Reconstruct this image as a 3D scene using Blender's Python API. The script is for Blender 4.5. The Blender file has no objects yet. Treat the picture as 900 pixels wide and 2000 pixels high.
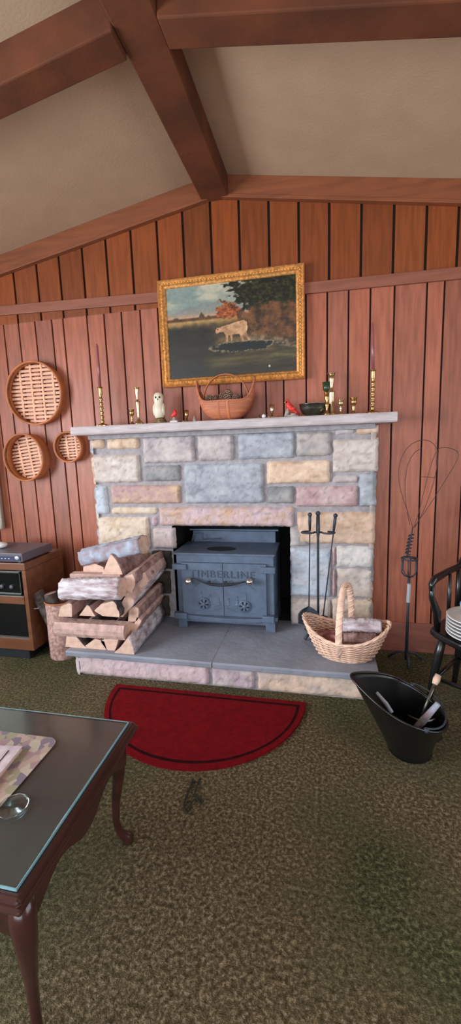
import bpy, math, random
from mathutils import Vector as V, noise, Matrix
S=bpy.context.scene; COL=S.collection; PI=math.pi
random.seed(7)
# ---------------------------------------------------------------- camera
F,YAW,PIT,ROL,D,H=826.16,.222,.1563,-.0342,2.6415,1.3
_f=V((-math.sin(YAW)*math.cos(PIT),math.cos(YAW)*math.cos(PIT),-math.sin(PIT)))
_r=V((math.cos(YAW),math.sin(YAW),0)); _u=_r.cross(_f)
RT=_r*math.cos(ROL)+_u*math.sin(ROL); UP=RT.cross(_f); FW=_f; CAM=V((0,-D,H))
cd=bpy.data.cameras.new('camera'); co=bpy.data.objects.new('camera',cd); COL.objects.link(co)
cd.sensor_fit='VERTICAL'; cd.sensor_height=36; cd.lens=F*36/2000; cd.clip_start=.02
co.matrix_world=Matrix(((RT.x,UP.x,-FW.x,CAM.x),(RT.y,UP.y,-FW.y,CAM.y),(RT.z,UP.z,-FW.z,CAM.z),(0,0,0,1)))
S.camera=co
def ray(x,y): return FW+RT*((x-450)/F)-UP*((y-1000)/F)
def P(x,y,Y): d=ray(x,y); return CAM+d*((Y-CAM.y)/d.y)     # survey point on the vertical plane y=Y
def G(x,y,Z=0.): d=ray(x,y); return CAM+d*((Z-CAM.z)/d.z)   # survey point on the level z=Z
# ---------------------------------------------------------------- materials
def lin(c):
    return tuple((v/12.92 if v<=.04045 else ((v+.055)/1.055)**2.4) for v in c)
def rgb(r,g,b): return lin((r/255,g/255,b/255))
def sc(c,k): return tuple(min(1,v*k) for v in c)
def mat(name,c,rough=.6,metal=0,var=.25,scale=20,stretch=(1,1,1),bump=0,bscale=None,attr=None,c2=None,contrast=(.35,.65),spec=.5,coat=0,fine=0,trans=0,sheen=0):
    m=bpy.data.materials.new(name); m.use_nodes=True; nt=m.node_tree; N=nt.nodes; L=nt.links; b=N['Principled BSDF']
    b.inputs['Roughness'].default_value=rough; b.inputs['Metallic'].default_value=metal
    b.inputs['Specular IOR Level'].default_value=spec; b.inputs['Coat Weight'].default_value=coat; b.inputs['Coat Roughness'].default_value=.12
    b.inputs['Transmission Weight'].default_value=trans
    if sheen: b.inputs['Sheen Weight'].default_value=sheen
    tc=N.new('ShaderNodeTexCoord'); mp=N.new('ShaderNodeMapping'); L.new(tc.outputs['Object'],mp.inputs[0]); mp.inputs['Scale'].default_value=stretch
    nz=N.new('ShaderNodeTexNoise'); nz.inputs['Scale'].default_value=scale; nz.inputs['Detail'].default_value=6; L.new(mp.outputs[0],nz.inputs[0])
    rp=N.new('ShaderNodeValToRGB'); rp.color_ramp.elements[0].position=contrast[0]; rp.color_ramp.elements[1].position=contrast[1]
    if c2 is None: a,d=sc(c,1-var),sc(c,1+var)
    else: a,d=c,c2
    if attr: a,d=(1-var,)*3,(1+var*.6,)*3
    rp.color_ramp.elements[0].color=(*a,1); rp.color_ramp.elements[1].color=(*d,1)
    L.new(nz.outputs['Fac'],rp.inputs[0]); out=rp.outputs[0]
    if attr:
        at=N.new('ShaderNodeAttribute'); at.attribute_name=attr
        mx=N.new('ShaderNodeMix'); mx.data_type='RGBA'; mx.blend_type='MULTIPLY'; mx.inputs[0].default_value=1
        L.new(at.outputs['Color'],mx.inputs[6]); L.new(out,mx.inputs[7]); out=mx.outputs[2]
    if fine:
        n2=N.new('ShaderNodeTexNoise'); n2.inputs['Scale'].default_value=fine; n2.inputs['Detail'].default_value=4; L.new(mp.outputs[0],n2.inputs[0])
        r2=N.new('ShaderNodeValToRGB'); r2.color_ramp.elements[0].position=.35; r2.color_ramp.elements[1].position=.68
        r2.color_ramp.elements[0].color=(.62,.62,.62,1); r2.color_ramp.elements[1].color=(1.2,1.2,1.2,1); L.new(n2.outputs['Fac'],r2.inputs[0])
        mx=N.new('ShaderNodeMix'); mx.data_type='RGBA'; mx.blend_type='MULTIPLY'; mx.inputs[0].default_value=1
        L.new(out,mx.inputs[6]); L.new(r2.outputs[0],mx.inputs[7]); out=mx.outputs[2]
    L.new(out,b.inputs['Base Color'])
    if bump:
        nb=N.new('ShaderNodeTexNoise'); nb.inputs['Scale'].default_value=bscale or scale*2; nb.inputs['Detail'].default_value=8; L.new(mp.outputs[0],nb.inputs[0])
        bp=N.new('ShaderNodeBump'); bp.inputs['Strength'].default_value=1; bp.inputs['Distance'].default_value=bump
        L.new(nb.outputs['Fac'],bp.inputs['Height']); L.new(bp.outputs[0],b.inputs['Normal'])
    return m
M={}
M['panel']=mat('stained_board',(1,1,1),.42,var=.22,scale=9,stretch=(5,5,.5),attr='tone',bump=.0006,bscale=60,spec=.45)
M['groove']=mat('groove_shadow_gap',rgb(40,22,16),.8)
M['beam']=mat('dark_beam_wood',rgb(94,47,20),.8,var=.3,scale=5,stretch=(1,1,1),bump=.001,bscale=40)
M['boardbase']=mat('baseboard_wood',rgb(146,92,78),.5,var=.15,scale=4,stretch=(1,8,8))
M['rakewood']=mat('orange_brown_trim_wood',rgb(132,74,44),.55,var=.15,scale=4,stretch=(1,8,8),bump=.0004,bscale=30)
M['trimwood']=mat('trim_wood',rgb(140,84,64),.5,var=.15,scale=4,stretch=(1,8,8),bump=.0004,bscale=30)
M['ceil']=mat('painted_ceiling',rgb(186,158,130),.9,var=.04,scale=6,bump=.0008,bscale=90)
M['stone']=mat('rock_face_stone',(1,1,1),.85,var=.13,scale=30,attr='tone',bump=.004,bscale=55,contrast=(.3,.7))
M['mortar']=mat('grey_mortar',rgb(160,156,160),.95,var=.15,scale=30,bump=.002,bscale=140)
M['mantel']=mat('sandstone_shelf',rgb(196,186,188),.8,var=.12,scale=9,stretch=(1,3,6),bump=.0015,bscale=90)
M['slab']=mat('bluestone_slab',rgb(140,146,160),.6,var=.14,scale=5,bump=.003,bscale=30)
M['soot']=mat('sooty_firebrick',rgb(24,22,22),.95,var=.3,scale=12,bump=.004)
M['stove']=mat('blue_grey_stove_iron',rgb(90,106,128),.5,metal=.1,var=.12,scale=18,bump=.0008,bscale=120,spec=.5)
M['letter']=mat('shaded_cast_lettering_iron',rgb(72,86,106),.6,var=.1)
M['stove_dark']=mat('burnt_stove_iron',rgb(38,40,44),.6,metal=.1,var=.3,scale=25)
M['nickel']=mat('polished_nickel',rgb(225,222,215),.16,metal=1,var=.04)
M['iron']=mat('black_wrought_iron',rgb(58,66,78),.5,metal=.3,var=.2,scale=30,bump=.0005,bscale=150)
M['blackpaint']=mat('black_enamel',rgb(14,15,17),.32,var=.2,scale=20,coat=.3)
M['brass']=mat('aged_brass',rgb(186,156,108),.28,metal=1,var=.15,scale=40)
M['brass_pale']=mat('pale_brass',rgb(205,185,150),.28,metal=1,var=.12,scale=40)
M['pewter']=mat('dull_pewter',rgb(120,122,116),.32,metal=1,var=.2,scale=20)
M['gilt']=mat('gilt_frame',rgb(216,152,86),.42,metal=.45,var=.3,scale=60,bump=.002,bscale=110)
M['gilt_bright']=mat('bright_gilt_beading',rgb(228,180,96),.35,metal=.5,var=.2,scale=60)
M['paint']=mat('oil_paint',(1,1,1),.38,var=.1,scale=60,attr='tone',bump=.0006,bscale=160)
M['splint']=mat('reddish_splint',rgb(186,112,80),.6,var=.2,scale=8,stretch=(1,1,14),bump=.0012,bscale=20)
M['bentwood']=mat('bent_wood_hoop',rgb(184,112,70),.55,var=.2,scale=8)
M['slat']=mat('pale_wood_slat',rgb(232,178,146),.6,var=.12,scale=12,stretch=(1,1,4))
M['wicker']=mat('peeled_willow',rgb(240,202,180),.55,var=.18,scale=25)
M['wicker_dark']=mat('brown_willow',rgb(176,128,92),.6,var=.2,scale=25)
M['woodend']=mat('cut_wood_end',rgb(220,186,168),.85,var=.14,scale=24,bump=.001,bscale=90)
M['splitwood']=mat('split_wood_face',rgb(200,168,160),.8,var=.22,scale=10,stretch=(2,2,2),bump=.003,bscale=40)
M['bark_white']=mat('pale_flaking_bark',rgb(150,126,128),.9,scale=16,stretch=(.6,1,2.5),c2=rgb(226,222,230),bump=.006,bscale=45)
M['bark_mauve']=mat('mauve_brown_bark',rgb(118,88,82),.9,scale=20,c2=rgb(178,146,142),bump=.006,bscale=40)
M['bark_blue']=mat('blue_grey_lichen_bark',rgb(150,134,142),.9,scale=14,c2=rgb(176,190,210),bump=.005,bscale=40)
M['bark_dark']=mat('dark_bark',rgb(52,44,42),.9,scale=24,c2=rgb(100,90,86),bump=.006,bscale=45)
M['carpet']=None
M['rug']=mat('red_rug_pile',rgb(114,14,22),.95,var=.16,scale=40,bump=.002,bscale=400,sheen=.0,spec=.1)
M['rugline']=mat('dark_rug_border',rgb(44,8,14),.95,var=.2,scale=40,bump=.002,bscale=400,spec=.1)
M['veneer']=mat('reflection_greyed_table_veneer',rgb(114,104,104),.35,var=.08,scale=5,stretch=(3,.6,3))  # ceiling reflection on the glass is painted in: wood lightened to grey
M['wire']=mat('rusty_brown_wire',rgb(84,54,50),.5,metal=.2,var=.2)
M['mahog']=mat('polished_mahogany',rgb(60,30,28),.28,var=.25,scale=6,stretch=(3,.6,3),coat=.6)
M['oak']=mat('cabinet_wood',rgb(112,70,46),.4,var=.2,scale=5,stretch=(.6,4,4),coat=.2)
M['darkglass']=mat('dark_cabinet_glass',rgb(16,20,22),.12,var=.1,spec=.6)
M['plinth']=mat('dark_plinth',rgb(20,28,32),.6)
M['device']=mat('grey_player_case',rgb(92,88,100),.35,var=.05)
M['silver']=mat('silver_plastic',rgb(200,205,215),.3,metal=.3,var=.05)
M['white']=mat('white_glaze',rgb(226,226,226),.3,var=.04,coat=.3)
M['cream']=mat('cream_glaze',rgb(224,212,190),.35,var=.08,scale=40,coat=.3)
M['blueglaze']=mat('sky_blue_glaze',rgb(110,180,230),.3,var=.1)
M['navy']=mat('navy_rim',rgb(40,50,84),.4,var=.1)
M['red']=mat('cardinal_red',rgb(214,56,50),.5,var=.2,scale=60)
M['redbrown']=mat('brown_red_glaze',rgb(140,60,54),.5,var=.2,scale=60)
M['black']=mat('black_detail',rgb(10,10,10),.4)
M['rock']=mat('pale_grey_rock',rgb(170,158,150),.8,var=.35,scale=60,bump=.002)
M['mossbase']=mat('brown_mottled_base',rgb(60,38,28),.8,scale=70,c2=rgb(150,120,80),bump=.002)
M['greenglass']=mat('green_glass',rgb(60,96,66),.15,var=.2,trans=.5,spec=.6)
M['candle']=mat('plum_wax',rgb(146,84,86),.3,var=.12,scale=20,coat=.3)
M['cone']=mat('pine_cone_scale',rgb(72,46,38),.8,scale=50,c2=rgb(130,92,74))
M['conetip']=mat('pine_cone_tip',rgb(176,148,124),.8,var=.2,scale=50)
M['burlap']=mat('mottled_pink_tan_hide',rgb(150,112,108),.85,scale=60,c2=rgb(204,170,160),bump=.002,bscale=150)
M['curtain']=mat('cream_curtain_cloth',rgb(214,206,190),.9,var=.06,scale=60,bump=.001,bscale=300)
M['frame_white']=mat('window_frame_paint',rgb(196,186,170),.5,var=.05)
M['cord']=mat('dark_green_cord',rgb(30,34,24),.8)
M['paper']=mat('pinkish_print_cover',rgb(176,160,170),.35,scale=30,c2=rgb(214,200,204))
M['pages']=mat('book_pages',rgb(220,188,168),.8,var=.1,scale=80,stretch=(1,1,12))
M['kindred']=mat('red_brown_billet',rgb(120,62,54),.8,scale=20,c2=rgb(190,130,130),bump=.003)
M['rod']=mat('pale_rod',rgb(206,196,190),.4)
M['wall']=mat('plain_wall_paint',rgb(150,110,84),.8,var=.05)
def glassmat():
    m=bpy.data.materials.new('clear_table_glass'); m.use_nodes=True; b=m.node_tree.nodes['Principled BSDF']
    b.inputs['Base Color'].default_value=(.80,.93,.93,1); b.inputs['Roughness'].default_value=.06; b.inputs['Transmission Weight'].default_value=1; b.inputs['IOR'].default_value=1.5
    n=m.node_tree.nodes.new('ShaderNodeTexNoise'); n.inputs['Scale'].default_value=4
    r=m.node_tree.nodes.new('ShaderNodeMapRange'); r.inputs[3].default_value=.04; r.inputs[4].default_value=.12
    m.node_tree.links.new(n.outputs['Fac'],r.inputs[0]); m.node_tree.links.new(r.outputs[0],b.inputs['Roughness'])
    return m
M['glass']=glassmat()
def glass_edge():
    return mat('green_blue_glass_edge',rgb(120,170,180),.2,var=.1,spec=.8)
M['glassedge']=glass_edge()
def carpetmat():
    m=bpy.data.materials.new('sculpted_olive_carpet'); m.use_nodes=True; nt=m.node_tree; N=nt.nodes; L=nt.links; b=N['Principled BSDF']
    b.inputs['Roughness'].default_value=1; b.inputs['Specular IOR Level'].default_value=.1
    tc=N.new('ShaderNodeTexCoord')
    def nz(s,d=4,r=.6,dist=0):
        n=N.new('ShaderNodeTexNoise'); n.inputs['Scale'].default_value=s; n.inputs['Detail'].default_value=d; n.inputs['Roughness'].default_value=r; n.inputs['Distortion'].default_value=dist; L.new(tc.outputs['Object'],n.inputs[0]); return n.outputs['Fac']
    def ramp(x,*st):
        r=N.new('ShaderNodeValToRGB'); e=r.color_ramp.elements
        while len(e)<len(st): e.new(.5)
        for q,(p,c) in zip(e,st): q.position=p; q.color=(*c,1)
        L.new(x,r.inputs[0]); return r.outputs[0]
    fleck=ramp(nz(85,4,.65,.3),(.34,rgb(66,58,38)),(.5,rgb(102,90,68)),(.68,rgb(160,146,118)))
    fleck2=ramp(nz(80,4,.65,.3),(.34,rgb(48,52,32)),(.5,rgb(80,82,56)),(.68,rgb(132,130,98)))
    big=ramp(nz(1.3,2,.5),(.42,(0,0,0)),(.6,(1,1,1)))
    mx=N.new('ShaderNodeMix'); mx.data_type='RGBA'; L.new(big,mx.inputs[0]); L.new(fleck,mx.inputs[6]); L.new(fleck2,mx.inputs[7])
    fi=ramp(nz(260,2),(.3,(.7,.7,.7)),(.7,(1.25,1.25,1.25)))
    m2=N.new('ShaderNodeMix'); m2.data_type='RGBA'; m2.blend_type='MULTIPLY'; m2.inputs[0].default_value=1; L.new(mx.outputs[2],m2.inputs[6]); L.new(fi,m2.inputs[7])
    L.new(m2.outputs[2],b.inputs['Base Color'])
    ad=N.new('ShaderNodeMath'); ad.operation='ADD'; L.new(nz(85,4,.65,.3),ad.inputs[0]); L.new(nz(300,2),ad.inputs[1])
    bp=N.new('ShaderNodeBump'); bp.inputs['Distance'].default_value=.006; bp.inputs['Strength'].default_value=1; L.new(ad.outputs[0],bp.inputs['Height']); L.new(bp.outputs[0],b.inputs['Normal'])
    return m
M['carpet']=carpetmat()
def runner():
    m=bpy.data.materials.new('floral_print_cloth'); m.use_nodes=True; nt=m.node_tree; N=nt.nodes; L=nt.links; b=N['Principled BSDF']; b.inputs['Roughness'].default_value=.8
    tc=N.new('ShaderNodeTexCoord'); v=N.new('ShaderNodeTexVoronoi'); v.inputs['Scale'].default_value=46; L.new(tc.outputs['Object'],v.inputs[0])
    r=N.new('ShaderNodeValToRGB'); e=r.color_ramp.elements; r.color_ramp.interpolation='CONSTANT'
    for _ in range(3): e.new(.5)
    for q,(p,c) in zip(e,[(0,rgb(170,148,136)),(.3,rgb(120,108,122)),(.5,rgb(146,140,118)),(.66,rgb(154,126,130)),(.82,rgb(176,164,150))]): q.position=p; q.color=(*c,1)
    s=N.new('ShaderNodeSeparateColor'); L.new(v.outputs['Color'],s.inputs[0]); L.new(s.outputs[0],r.inputs[0]); L.new(r.outputs[0],b.inputs['Base Color'])
    return m
M['runner']=runner()
# ---------------------------------------------------------------- mesh helper
ORG={}
class MB:
    def __init__(s): s.v=[]; s.f=[]; s.mi=[]; s.m=0; s.sm=[]; s.smooth=False; s.cols=[]; s.c=(1,1,1)
    def add(s,vs,fs):
        o=len(s.v); s.v+= [V(p) for p in vs]; s.cols+=[s.c]*len(vs)
        for f in fs: s.f.append([i+o for i in f]); s.mi.append(s.m); s.sm.append(s.smooth)
    def box(s,x0,x1,y0,y1,z0,z1):
        s.hexa([(x0,y0,z0),(x1,y0,z0),(x1,y1,z0),(x0,y1,z0),(x0,y0,z1),(x1,y0,z1),(x1,y1,z1),(x0,y1,z1)])
    def hexa(s,p): s.add(p,[(0,3,2,1),(4,5,6,7),(0,1,5,4),(1,2,6,5),(2,3,7,6),(3,0,4,7)])
    def prism(s,poly,vec,caps=True):
        n=len(poly); vec=V(vec); a=[V(p) for p in poly]; b=[p+vec for p in a]
        s.add(a+b,[(i,(i+1)%n,n+(i+1)%n,n+i) for i in range(n)]+([tuple(range(n))[::-1],tuple(range(n,2*n))] if caps else []))
    def tube(s,path,r,n=8,closed=False,flat=1.,ref=None,cap=True):
        path=[V(p) for p in path]; k=len(path); rr=[r]*k if not hasattr(r,'__len__') else r; vs=[]
        prev=None
        for i,p in enumerate(path):
            a=path[(i-1)%k] if closed or i>0 else p; b=path[(i+1)%k] if closed or i<k-1 else p
            t=(b-a).normalized()
            if ref is not None: q=V(ref)
            elif prev is None: q=V((0,0,1)) if abs(t.z)<.9 else V((1,0,0))
            else: q=prev
            e=(q-t*q.dot(t)); e=e.normalized() if e.length>1e-6 else t.orthogonal().normalized(); prev=e; g=t.cross(e)
            for j in range(n):
                an=2*PI*j/n; vs.append(p+e*(math.cos(an)*rr[i]*flat)+g*(math.sin(an)*rr[i]))
        fs=[]
        for i in range(k if closed else k-1):
            for j in range(n):
                i2=(i+1)%k; fs.append((i*n+j,i*n+(j+1)%n,i2*n+(j+1)%n,i2*n+j))
        if cap and not closed: fs+= [tuple(range(n))[::-1],tuple(range((k-1)*n,k*n))]
        s.add(vs,fs)
    def lathe(s,prof,c=(0,0,0),n=24,ax=(1,1),rot=0):
        c=V(c); vs=[]; k=len(prof)
        for r,z in prof:
            for j in range(n):
                a=2*PI*j/n+rot; vs.append(c+V((math.cos(a)*r*ax[0],math.sin(a)*r*ax[1],z)))
        fs=[(i*n+j,i*n+(j+1)%n,(i+1)*n+(j+1)%n,(i+1)*n+j) for i in range(k-1) for j in range(n)]
        fs+=[tuple(range(n))[::-1],tuple(range((k-1)*n,k*n))]
        s.add(vs,fs)
    def grid(s,fn,nu,nv,cu=False):
        vs=[V(fn(u,v)) for v in range(nv) for u in range(nu)]
        fs=[(v*nu+u,v*nu+(u+1)%nu,(v+1)*nu+(u+1)%nu,(v+1)*nu+u) for v in range(nv-1) for u in range(nu if cu else nu-1)]
        s.add(vs,fs)
    def ball(s,c,r,n=14,k=9):
        c=V(c); r=r if hasattr(r,'__len__') else (r,r,r)
        vs=[c+V((0,0,-r[2]))]+[c+V((math.cos(2*PI*j/n)*math.sin(PI*i/k)*r[0],math.sin(2*PI*j/n)*math.sin(PI*i/k)*r[1],-math.cos(PI*i/k)*r[2])) for i in range(1,k) for j in range(n)]+[c+V((0,0,r[2]))]
        fs=[(0,1+(j+1)%n,1+j) for j in range(n)]+[(1+i*n+j,1+i*n+(j+1)%n,1+(i+1)*n+(j+1)%n,1+(i+1)*n+j) for i in range(k-2) for j in range(n)]
        e=len(vs)-1; b=1+(k-2)*n; fs+=[(e,b+j,b+(j+1)%n) for j in range(n)]
        s.add(vs,fs)
    def xf(s,fn,i0=0):
        for i in range(i0,len(s.v)): s.v[i]=V(fn(s.v[i]))
    def build(s,name,mats,parent=None,org=None,bevel=0,solid=0,sub=0,smooth=None):
        if not isinstance(mats,(list,tuple)): mats=[mats]
        if parent is not None: o0=ORG[parent.name]
        elif org is not None: o0=V(org)
        else:
            xs=[p.x for p in s.v]; ys=[p.y for p in s.v]; o0=V(((min(xs)+max(xs))/2,(min(ys)+max(ys))/2,min(p.z for p in s.v)))
        me=bpy.data.meshes.new(name); me.from_pydata([p-o0 for p in s.v],[],s.f)
        for m in mats: me.materials.append(M[m])
        for p,mi,sm in zip(me.polygons,s.mi,s.sm): p.material_index=mi; p.use_smooth=sm if smooth is None else smooth
        if any(c!=(1,1,1) for c in s.cols):
            ca=me.color_attributes.new('tone','FLOAT_COLOR','POINT')
            for i,c in enumerate(s.cols): ca.data[i].color=(*c,1)
        me.update(); ob=bpy.data.objects.new(name,me); COL.objects.link(ob)
        if parent is not None: ob.parent=parent
        else: ob.location=o0
        ORG[ob.name]=o0
        if bevel:
            b=ob.modifiers.new('bevel','BEVEL'); b.width=bevel; b.segments=2; b.limit_method='ANGLE'
        if solid:
            b=ob.modifiers.new('solid','SOLIDIFY'); b.thickness=solid; b.offset=0
        if sub:
            b=ob.modifiers.new('sub','SUBSURF'); b.levels=sub; b.render_levels=sub
        return ob
def fixn(o):
    import bmesh
    bm=bmesh.new(); bm.from_mesh(o.data); bmesh.ops.recalc_face_normals(bm,faces=bm.faces); bm.to_mesh(o.data); bm.free()
def tag(o,label,cat,group=None):
    o['label']=label; o['category']=cat
    if group: o['group']=group
    return o
def thing(name,loc,label,cat,group=None):
    o=bpy.data.objects.new(name,None); COL.objects.link(o); o.location=loc; o.empty_display_size=.05; ORG[o.name]=V(loc)
    return tag(o,label,cat,group)
def struct(mb,name,mats,**k):
    o=mb.build(name,mats,org=(0,0,0),**k); o['kind']='structure'; return o
def nz(x,y,z=0): return noise.noise(V((x,y,z)))
# ================================================================ SETTING
XL,XR,YB=-3.3,2.6,-5.2
RX,RZ,SL=-.62,2.83,.17
def ceil_z(x): return RZ-SL*abs(x-RX)
b=MB(); b.box(XL,XR,YB,.05,-.05,0); struct(b,'floor','carpet')
b=MB()
b.hexa([(XL,YB,ceil_z(XL)),(RX,YB,RZ),(RX,.1,RZ),(XL,.1,ceil_z(XL)),(XL,YB,ceil_z(XL)+.06),(RX,YB,RZ+.06),(RX,.1,RZ+.06),(XL,.1,ceil_z(XL)+.06)])
b.hexa([(RX,YB,RZ),(XR,YB,ceil_z(XR)),(XR,.1,ceil_z(XR)),(RX,.1,RZ),(RX,YB,RZ+.06),(XR,YB,ceil_z(XR)+.06),(XR,.1,ceil_z(XR)+.06),(RX,.1,RZ+.06)])
struct(b,'ceiling','ceil')
# panelled fireplace wall: boards with open grooves; holes for firebox and window
HOLES=[(-1.02,-.13,0,.9),(-3.1,-2.36,.8,2.0)]
def zsplit(x0,x1,z0,z1):
    segs=[(z0,z1)]
    for hx0,hx1,hz0,hz1 in HOLES:
        if x1>hx0 and x0<hx1:
            n=[]
            for a,c in segs:
                if hz0>a: n.append((a,min(c,hz0)))
                if hz1<c: n.append((max(a,hz1),c))
            segs=[q for q in n if q[1]-q[0]>.005]
    return segs
LO=[-3.3,-3.17,-3.05,-2.93,-2.81,-2.69,-2.57,-2.46,-2.36,-2.245]+[-2.134,-2.017,-1.891,-1.764,-1.68,-1.507,-1.385,-1.264,-1.136,-1.017,-.882,-.766,-.644,-.5,-.35,-.242,-.108,.013,.131,.249,.376,.543,.631]+[.765,.87,1.0,1.12,1.25,1.35,1.5,1.62,1.76,1.88,2.0,2.14,2.26,2.4,2.5,2.6]
UPG=[-3.3,-3.19,-3.02,-2.855,-2.686,-2.518,-2.35,-2.183]+[-2.016,-1.839,-1.672,-1.503,-1.337,-1.166,-.994,-.829,-.657,-.487,-.314,-.145,.023,.195,.364,.529,.685]+[.855,1.02,1.19,1.36,1.53,1.7,1.87,2.04,2.21,2.38,2.6]
def zrail(x): return (2.215+(x+1.013)*-.028) if x<-.6 else (2.172-(x+.1)*.012)
b=MB(); rnd=random.Random(3)
def tone(base,k,rnd):
    q=1+rnd.uniform(-k,k); h=rnd.uniform(-.05,.05); return (base[0]*q*(1+h),base[1]*q,base[2]*q*(1-h))
lo_c=rgb(160,94,72); up_c=rgb(136,69,32)  # upper boards darker and more orange: dimmer, warmer light put into the colour
for i in range(len(LO)-1):
    b.c=tone(lo_c,.2,rnd)
    for z0,z1 in zsplit(LO[i],LO[i+1],0,2.16): b.box(LO[i]+.0048,LO[i+1]-.0048,0,.014,z0,z1)
for i in range(len(UPG)-1):
    b.c=tone(up_c,.2,rnd); x0,x1=UPG[i]+.007,UPG[i+1]-.007
    b.hexa([(x0,0,2.16),(x1,0,2.16),(x1,.014,2.16),(x0,.014,2.16),(x0,0,ceil_z(x0)),(x1,0,ceil_z(x1)),(x1,.014,ceil_z(x1)),(x0,.014,ceil_z(x0))])
b.c=(1,1,1)
w=struct(b,'wall_back','panel',bevel=.002)
b=MB()
for x0,x1,z0,z1 in [(XL,-3.1,0,2.9),(-3.1,-2.36,0,.8),(-3.1,-2.36,2.0,2.9),(-2.36,-1.02,0,2.9),(-1.02,-.13,.9,2.9),(-.13,XR,0,2.9)]: b.box(x0,x1,.014,.1,z0,z1)
o=b.build('groove_backing','groove',parent=w)
b=MB(); b.box(XL-.1,XL,YB,.1,0,.7); b.box(XL-.1,XL,YB,.1,2.1,2.9); b.box(XL-.1,XL,YB,-4.5,.7,2.1); b.box(XL-.1,XL,-1.7,.1,.7,2.1); struct(b,'wall_left','wall')
b=MB(); b.box(XR,XR+.1,YB,.1,0,.5); b.box(XR,XR+.1,YB,.1,2.1,2.9); b.box(XR,XR+.1,YB,-3.0,.5,2.1); b.box(XR,XR+.1,-.6,.1,.5,2.1); struct(b,'wall_right','wall')
b=MB(); b.box(XL,-1.9,YB-.1,YB,0,2.9); b.box(1.6,XR,YB-.1,YB,0,2.9); b.box(-1.9,1.6,YB-.1,YB,0,.2); b.box(-1.9,1.6,YB-.1,YB,2.1,2.9); struct(b,'wall_front','wall')
# baseboards
b=MB(); b.box(.30,XR,-.018,0,0,.185); b.box(XL,-1.5,-.018,0,0,.185); b.c=(1,1,1)
struct(b,'baseboard_back','boardbase',bevel=.003)
# rail across the boards, left and right of the picture
b=MB()
for x0,x1 in [(XL,-.55),(-.55,XR)]:
    a,c=zrail(x0 if x0<-.6 else -.54),zrail(x1 if x1>-.6 else -.56)
    if x0<-.6: c=zrail(-.601)
    b.hexa([(x0,-.02,a-.03),(x1,-.02,c-.03),(x1,.0,c-.03),(x0,.0,a-.03),(x0,-.02,a+.03),(x1,-.02,c+.03),(x1,.0,c+.03),(x0,.0,a+.03)])
struct(b,'trim_1','trimwood',bevel=.003)
# rake boards under the ceiling
b=MB()
for x0,x1 in [(XL,RX),(RX,XR)]:
    a,c=ceil_z(x0),ceil_z(x1)
    b.hexa([(x0,-.03,a-.115),(x1,-.03,c-.115),(x1,0,c-.115),(x0,0,a-.115),(x0,-.03,a),(x1,-.03,c),(x1,0,c),(x0,0,a)])
    b.hexa([(x0,-.036,a-.118),(x1,-.036,c-.118),(x1,0,c-.118),(x0,0,a-.118),(x0,-.036,a-.10),(x1,-.036,c-.10),(x1,0,c-.10),(x0,0,a-.10)])
struct(b,'trim_2','rakewood',bevel=.002)
# ridge beam and rafters
b=MB(); b.box(-.70,-.54,YB,-.0,2.705,2.85); struct(b,'trim_3','beam',bevel=.006)
k=4
for yy in (-1.04,-2.5,-3.96):
    for x0,x1 in [(XL,-.70),(-.54,XR)]:
        b=MB(); a,c=ceil_z(x0),ceil_z(x1); a0=a-.125; c0=c-.125
        b.hexa([(x0,yy-.06,a0),(x1,yy-.06,c0),(x1,yy+.06,c0),(x0,yy+.06,a0),(x0,yy-.06,a+.01),(x1,yy-.06,c+.01),(x1,yy+.06,c+.01),(x0,yy+.06,a+.01)])
        struct(b,'trim_%d'%k,'beam',bevel=.006); k+=1
# windows (frames around the openings)
def win_frame(name,p0,p1,axis,parts):
    b=MB(); (a0,z0),(a1,z1)=p0,p1; t=.05
    def bb(u0,u1,w0,w1,d0,d1):
        if axis=='x': b.box(d0,d1,u0,u1,w0,w1)
        else: b.box(u0,u1,d0,d1,w0,w1)
    d0,d1=parts[0]
    bb(a0-t,a1+t,z1,z1+t,d0,d1); bb(a0-t,a1+t,z0-t,z0,d0,d1); bb(a0-t,a0,z0,z1,d0,d1); bb(a1,a1+t,z0,z1,d0,d1)
    for q in parts[1]: bb(q-.02,q+.02,z0,z1,d0,d1)
    bb(a0,a1,(z0+z1)/2-.015,(z0+z1)/2+.015,d0,d1)
    return struct(b,name,'frame_white',bevel=.004)
win_frame('window_1',(-3.1,.8),(-2.36,2.0),'y',((-.02,.04),[-2.73]))
win_frame('window_2',(-4.5,.7),(-1.7,2.1),'x',((XL-.06,XL+.02),[-3.57,-2.63]))
win_frame('window_3',(-3.0,.5),(-.6,2.1),'x',((XR-.02,XR+.06),[-2.2,-1.4]))
win_frame('window_4',(-1.9,.2),(1.6,2.1),'y',((YB-.06,YB+.02),[-.73,.43]))
# curtain on the left window
b=MB(); b.smooth=True
def cur(u,v):
    x=-2.62+.34*u/40; return (x,-.055+.014*math.sin(u*.95)+.004*math.sin(u*2.3+v*.2),.757+1.3*v/20)
b.grid(cur,41,21); tag(b.build('curtain','curtain',solid=.003),'cream cloth curtain hanging at the left edge beside the wall baskets','curtain')
b=MB(); b.tube([(-3.15,-.055,2.075),(-2.25,-.055,2.075)],.009,8); 
for x in (-3.15,-2.25): b.ball((x,-.055,2.075),.018); b.tube([(x*.997,-.055,2.075),(x*.997,0,2.075)],.006,6)
tag(b.build('curtain_rod','brass',smooth=True),'brass rod carrying the cream curtain','curtain rod')
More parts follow.
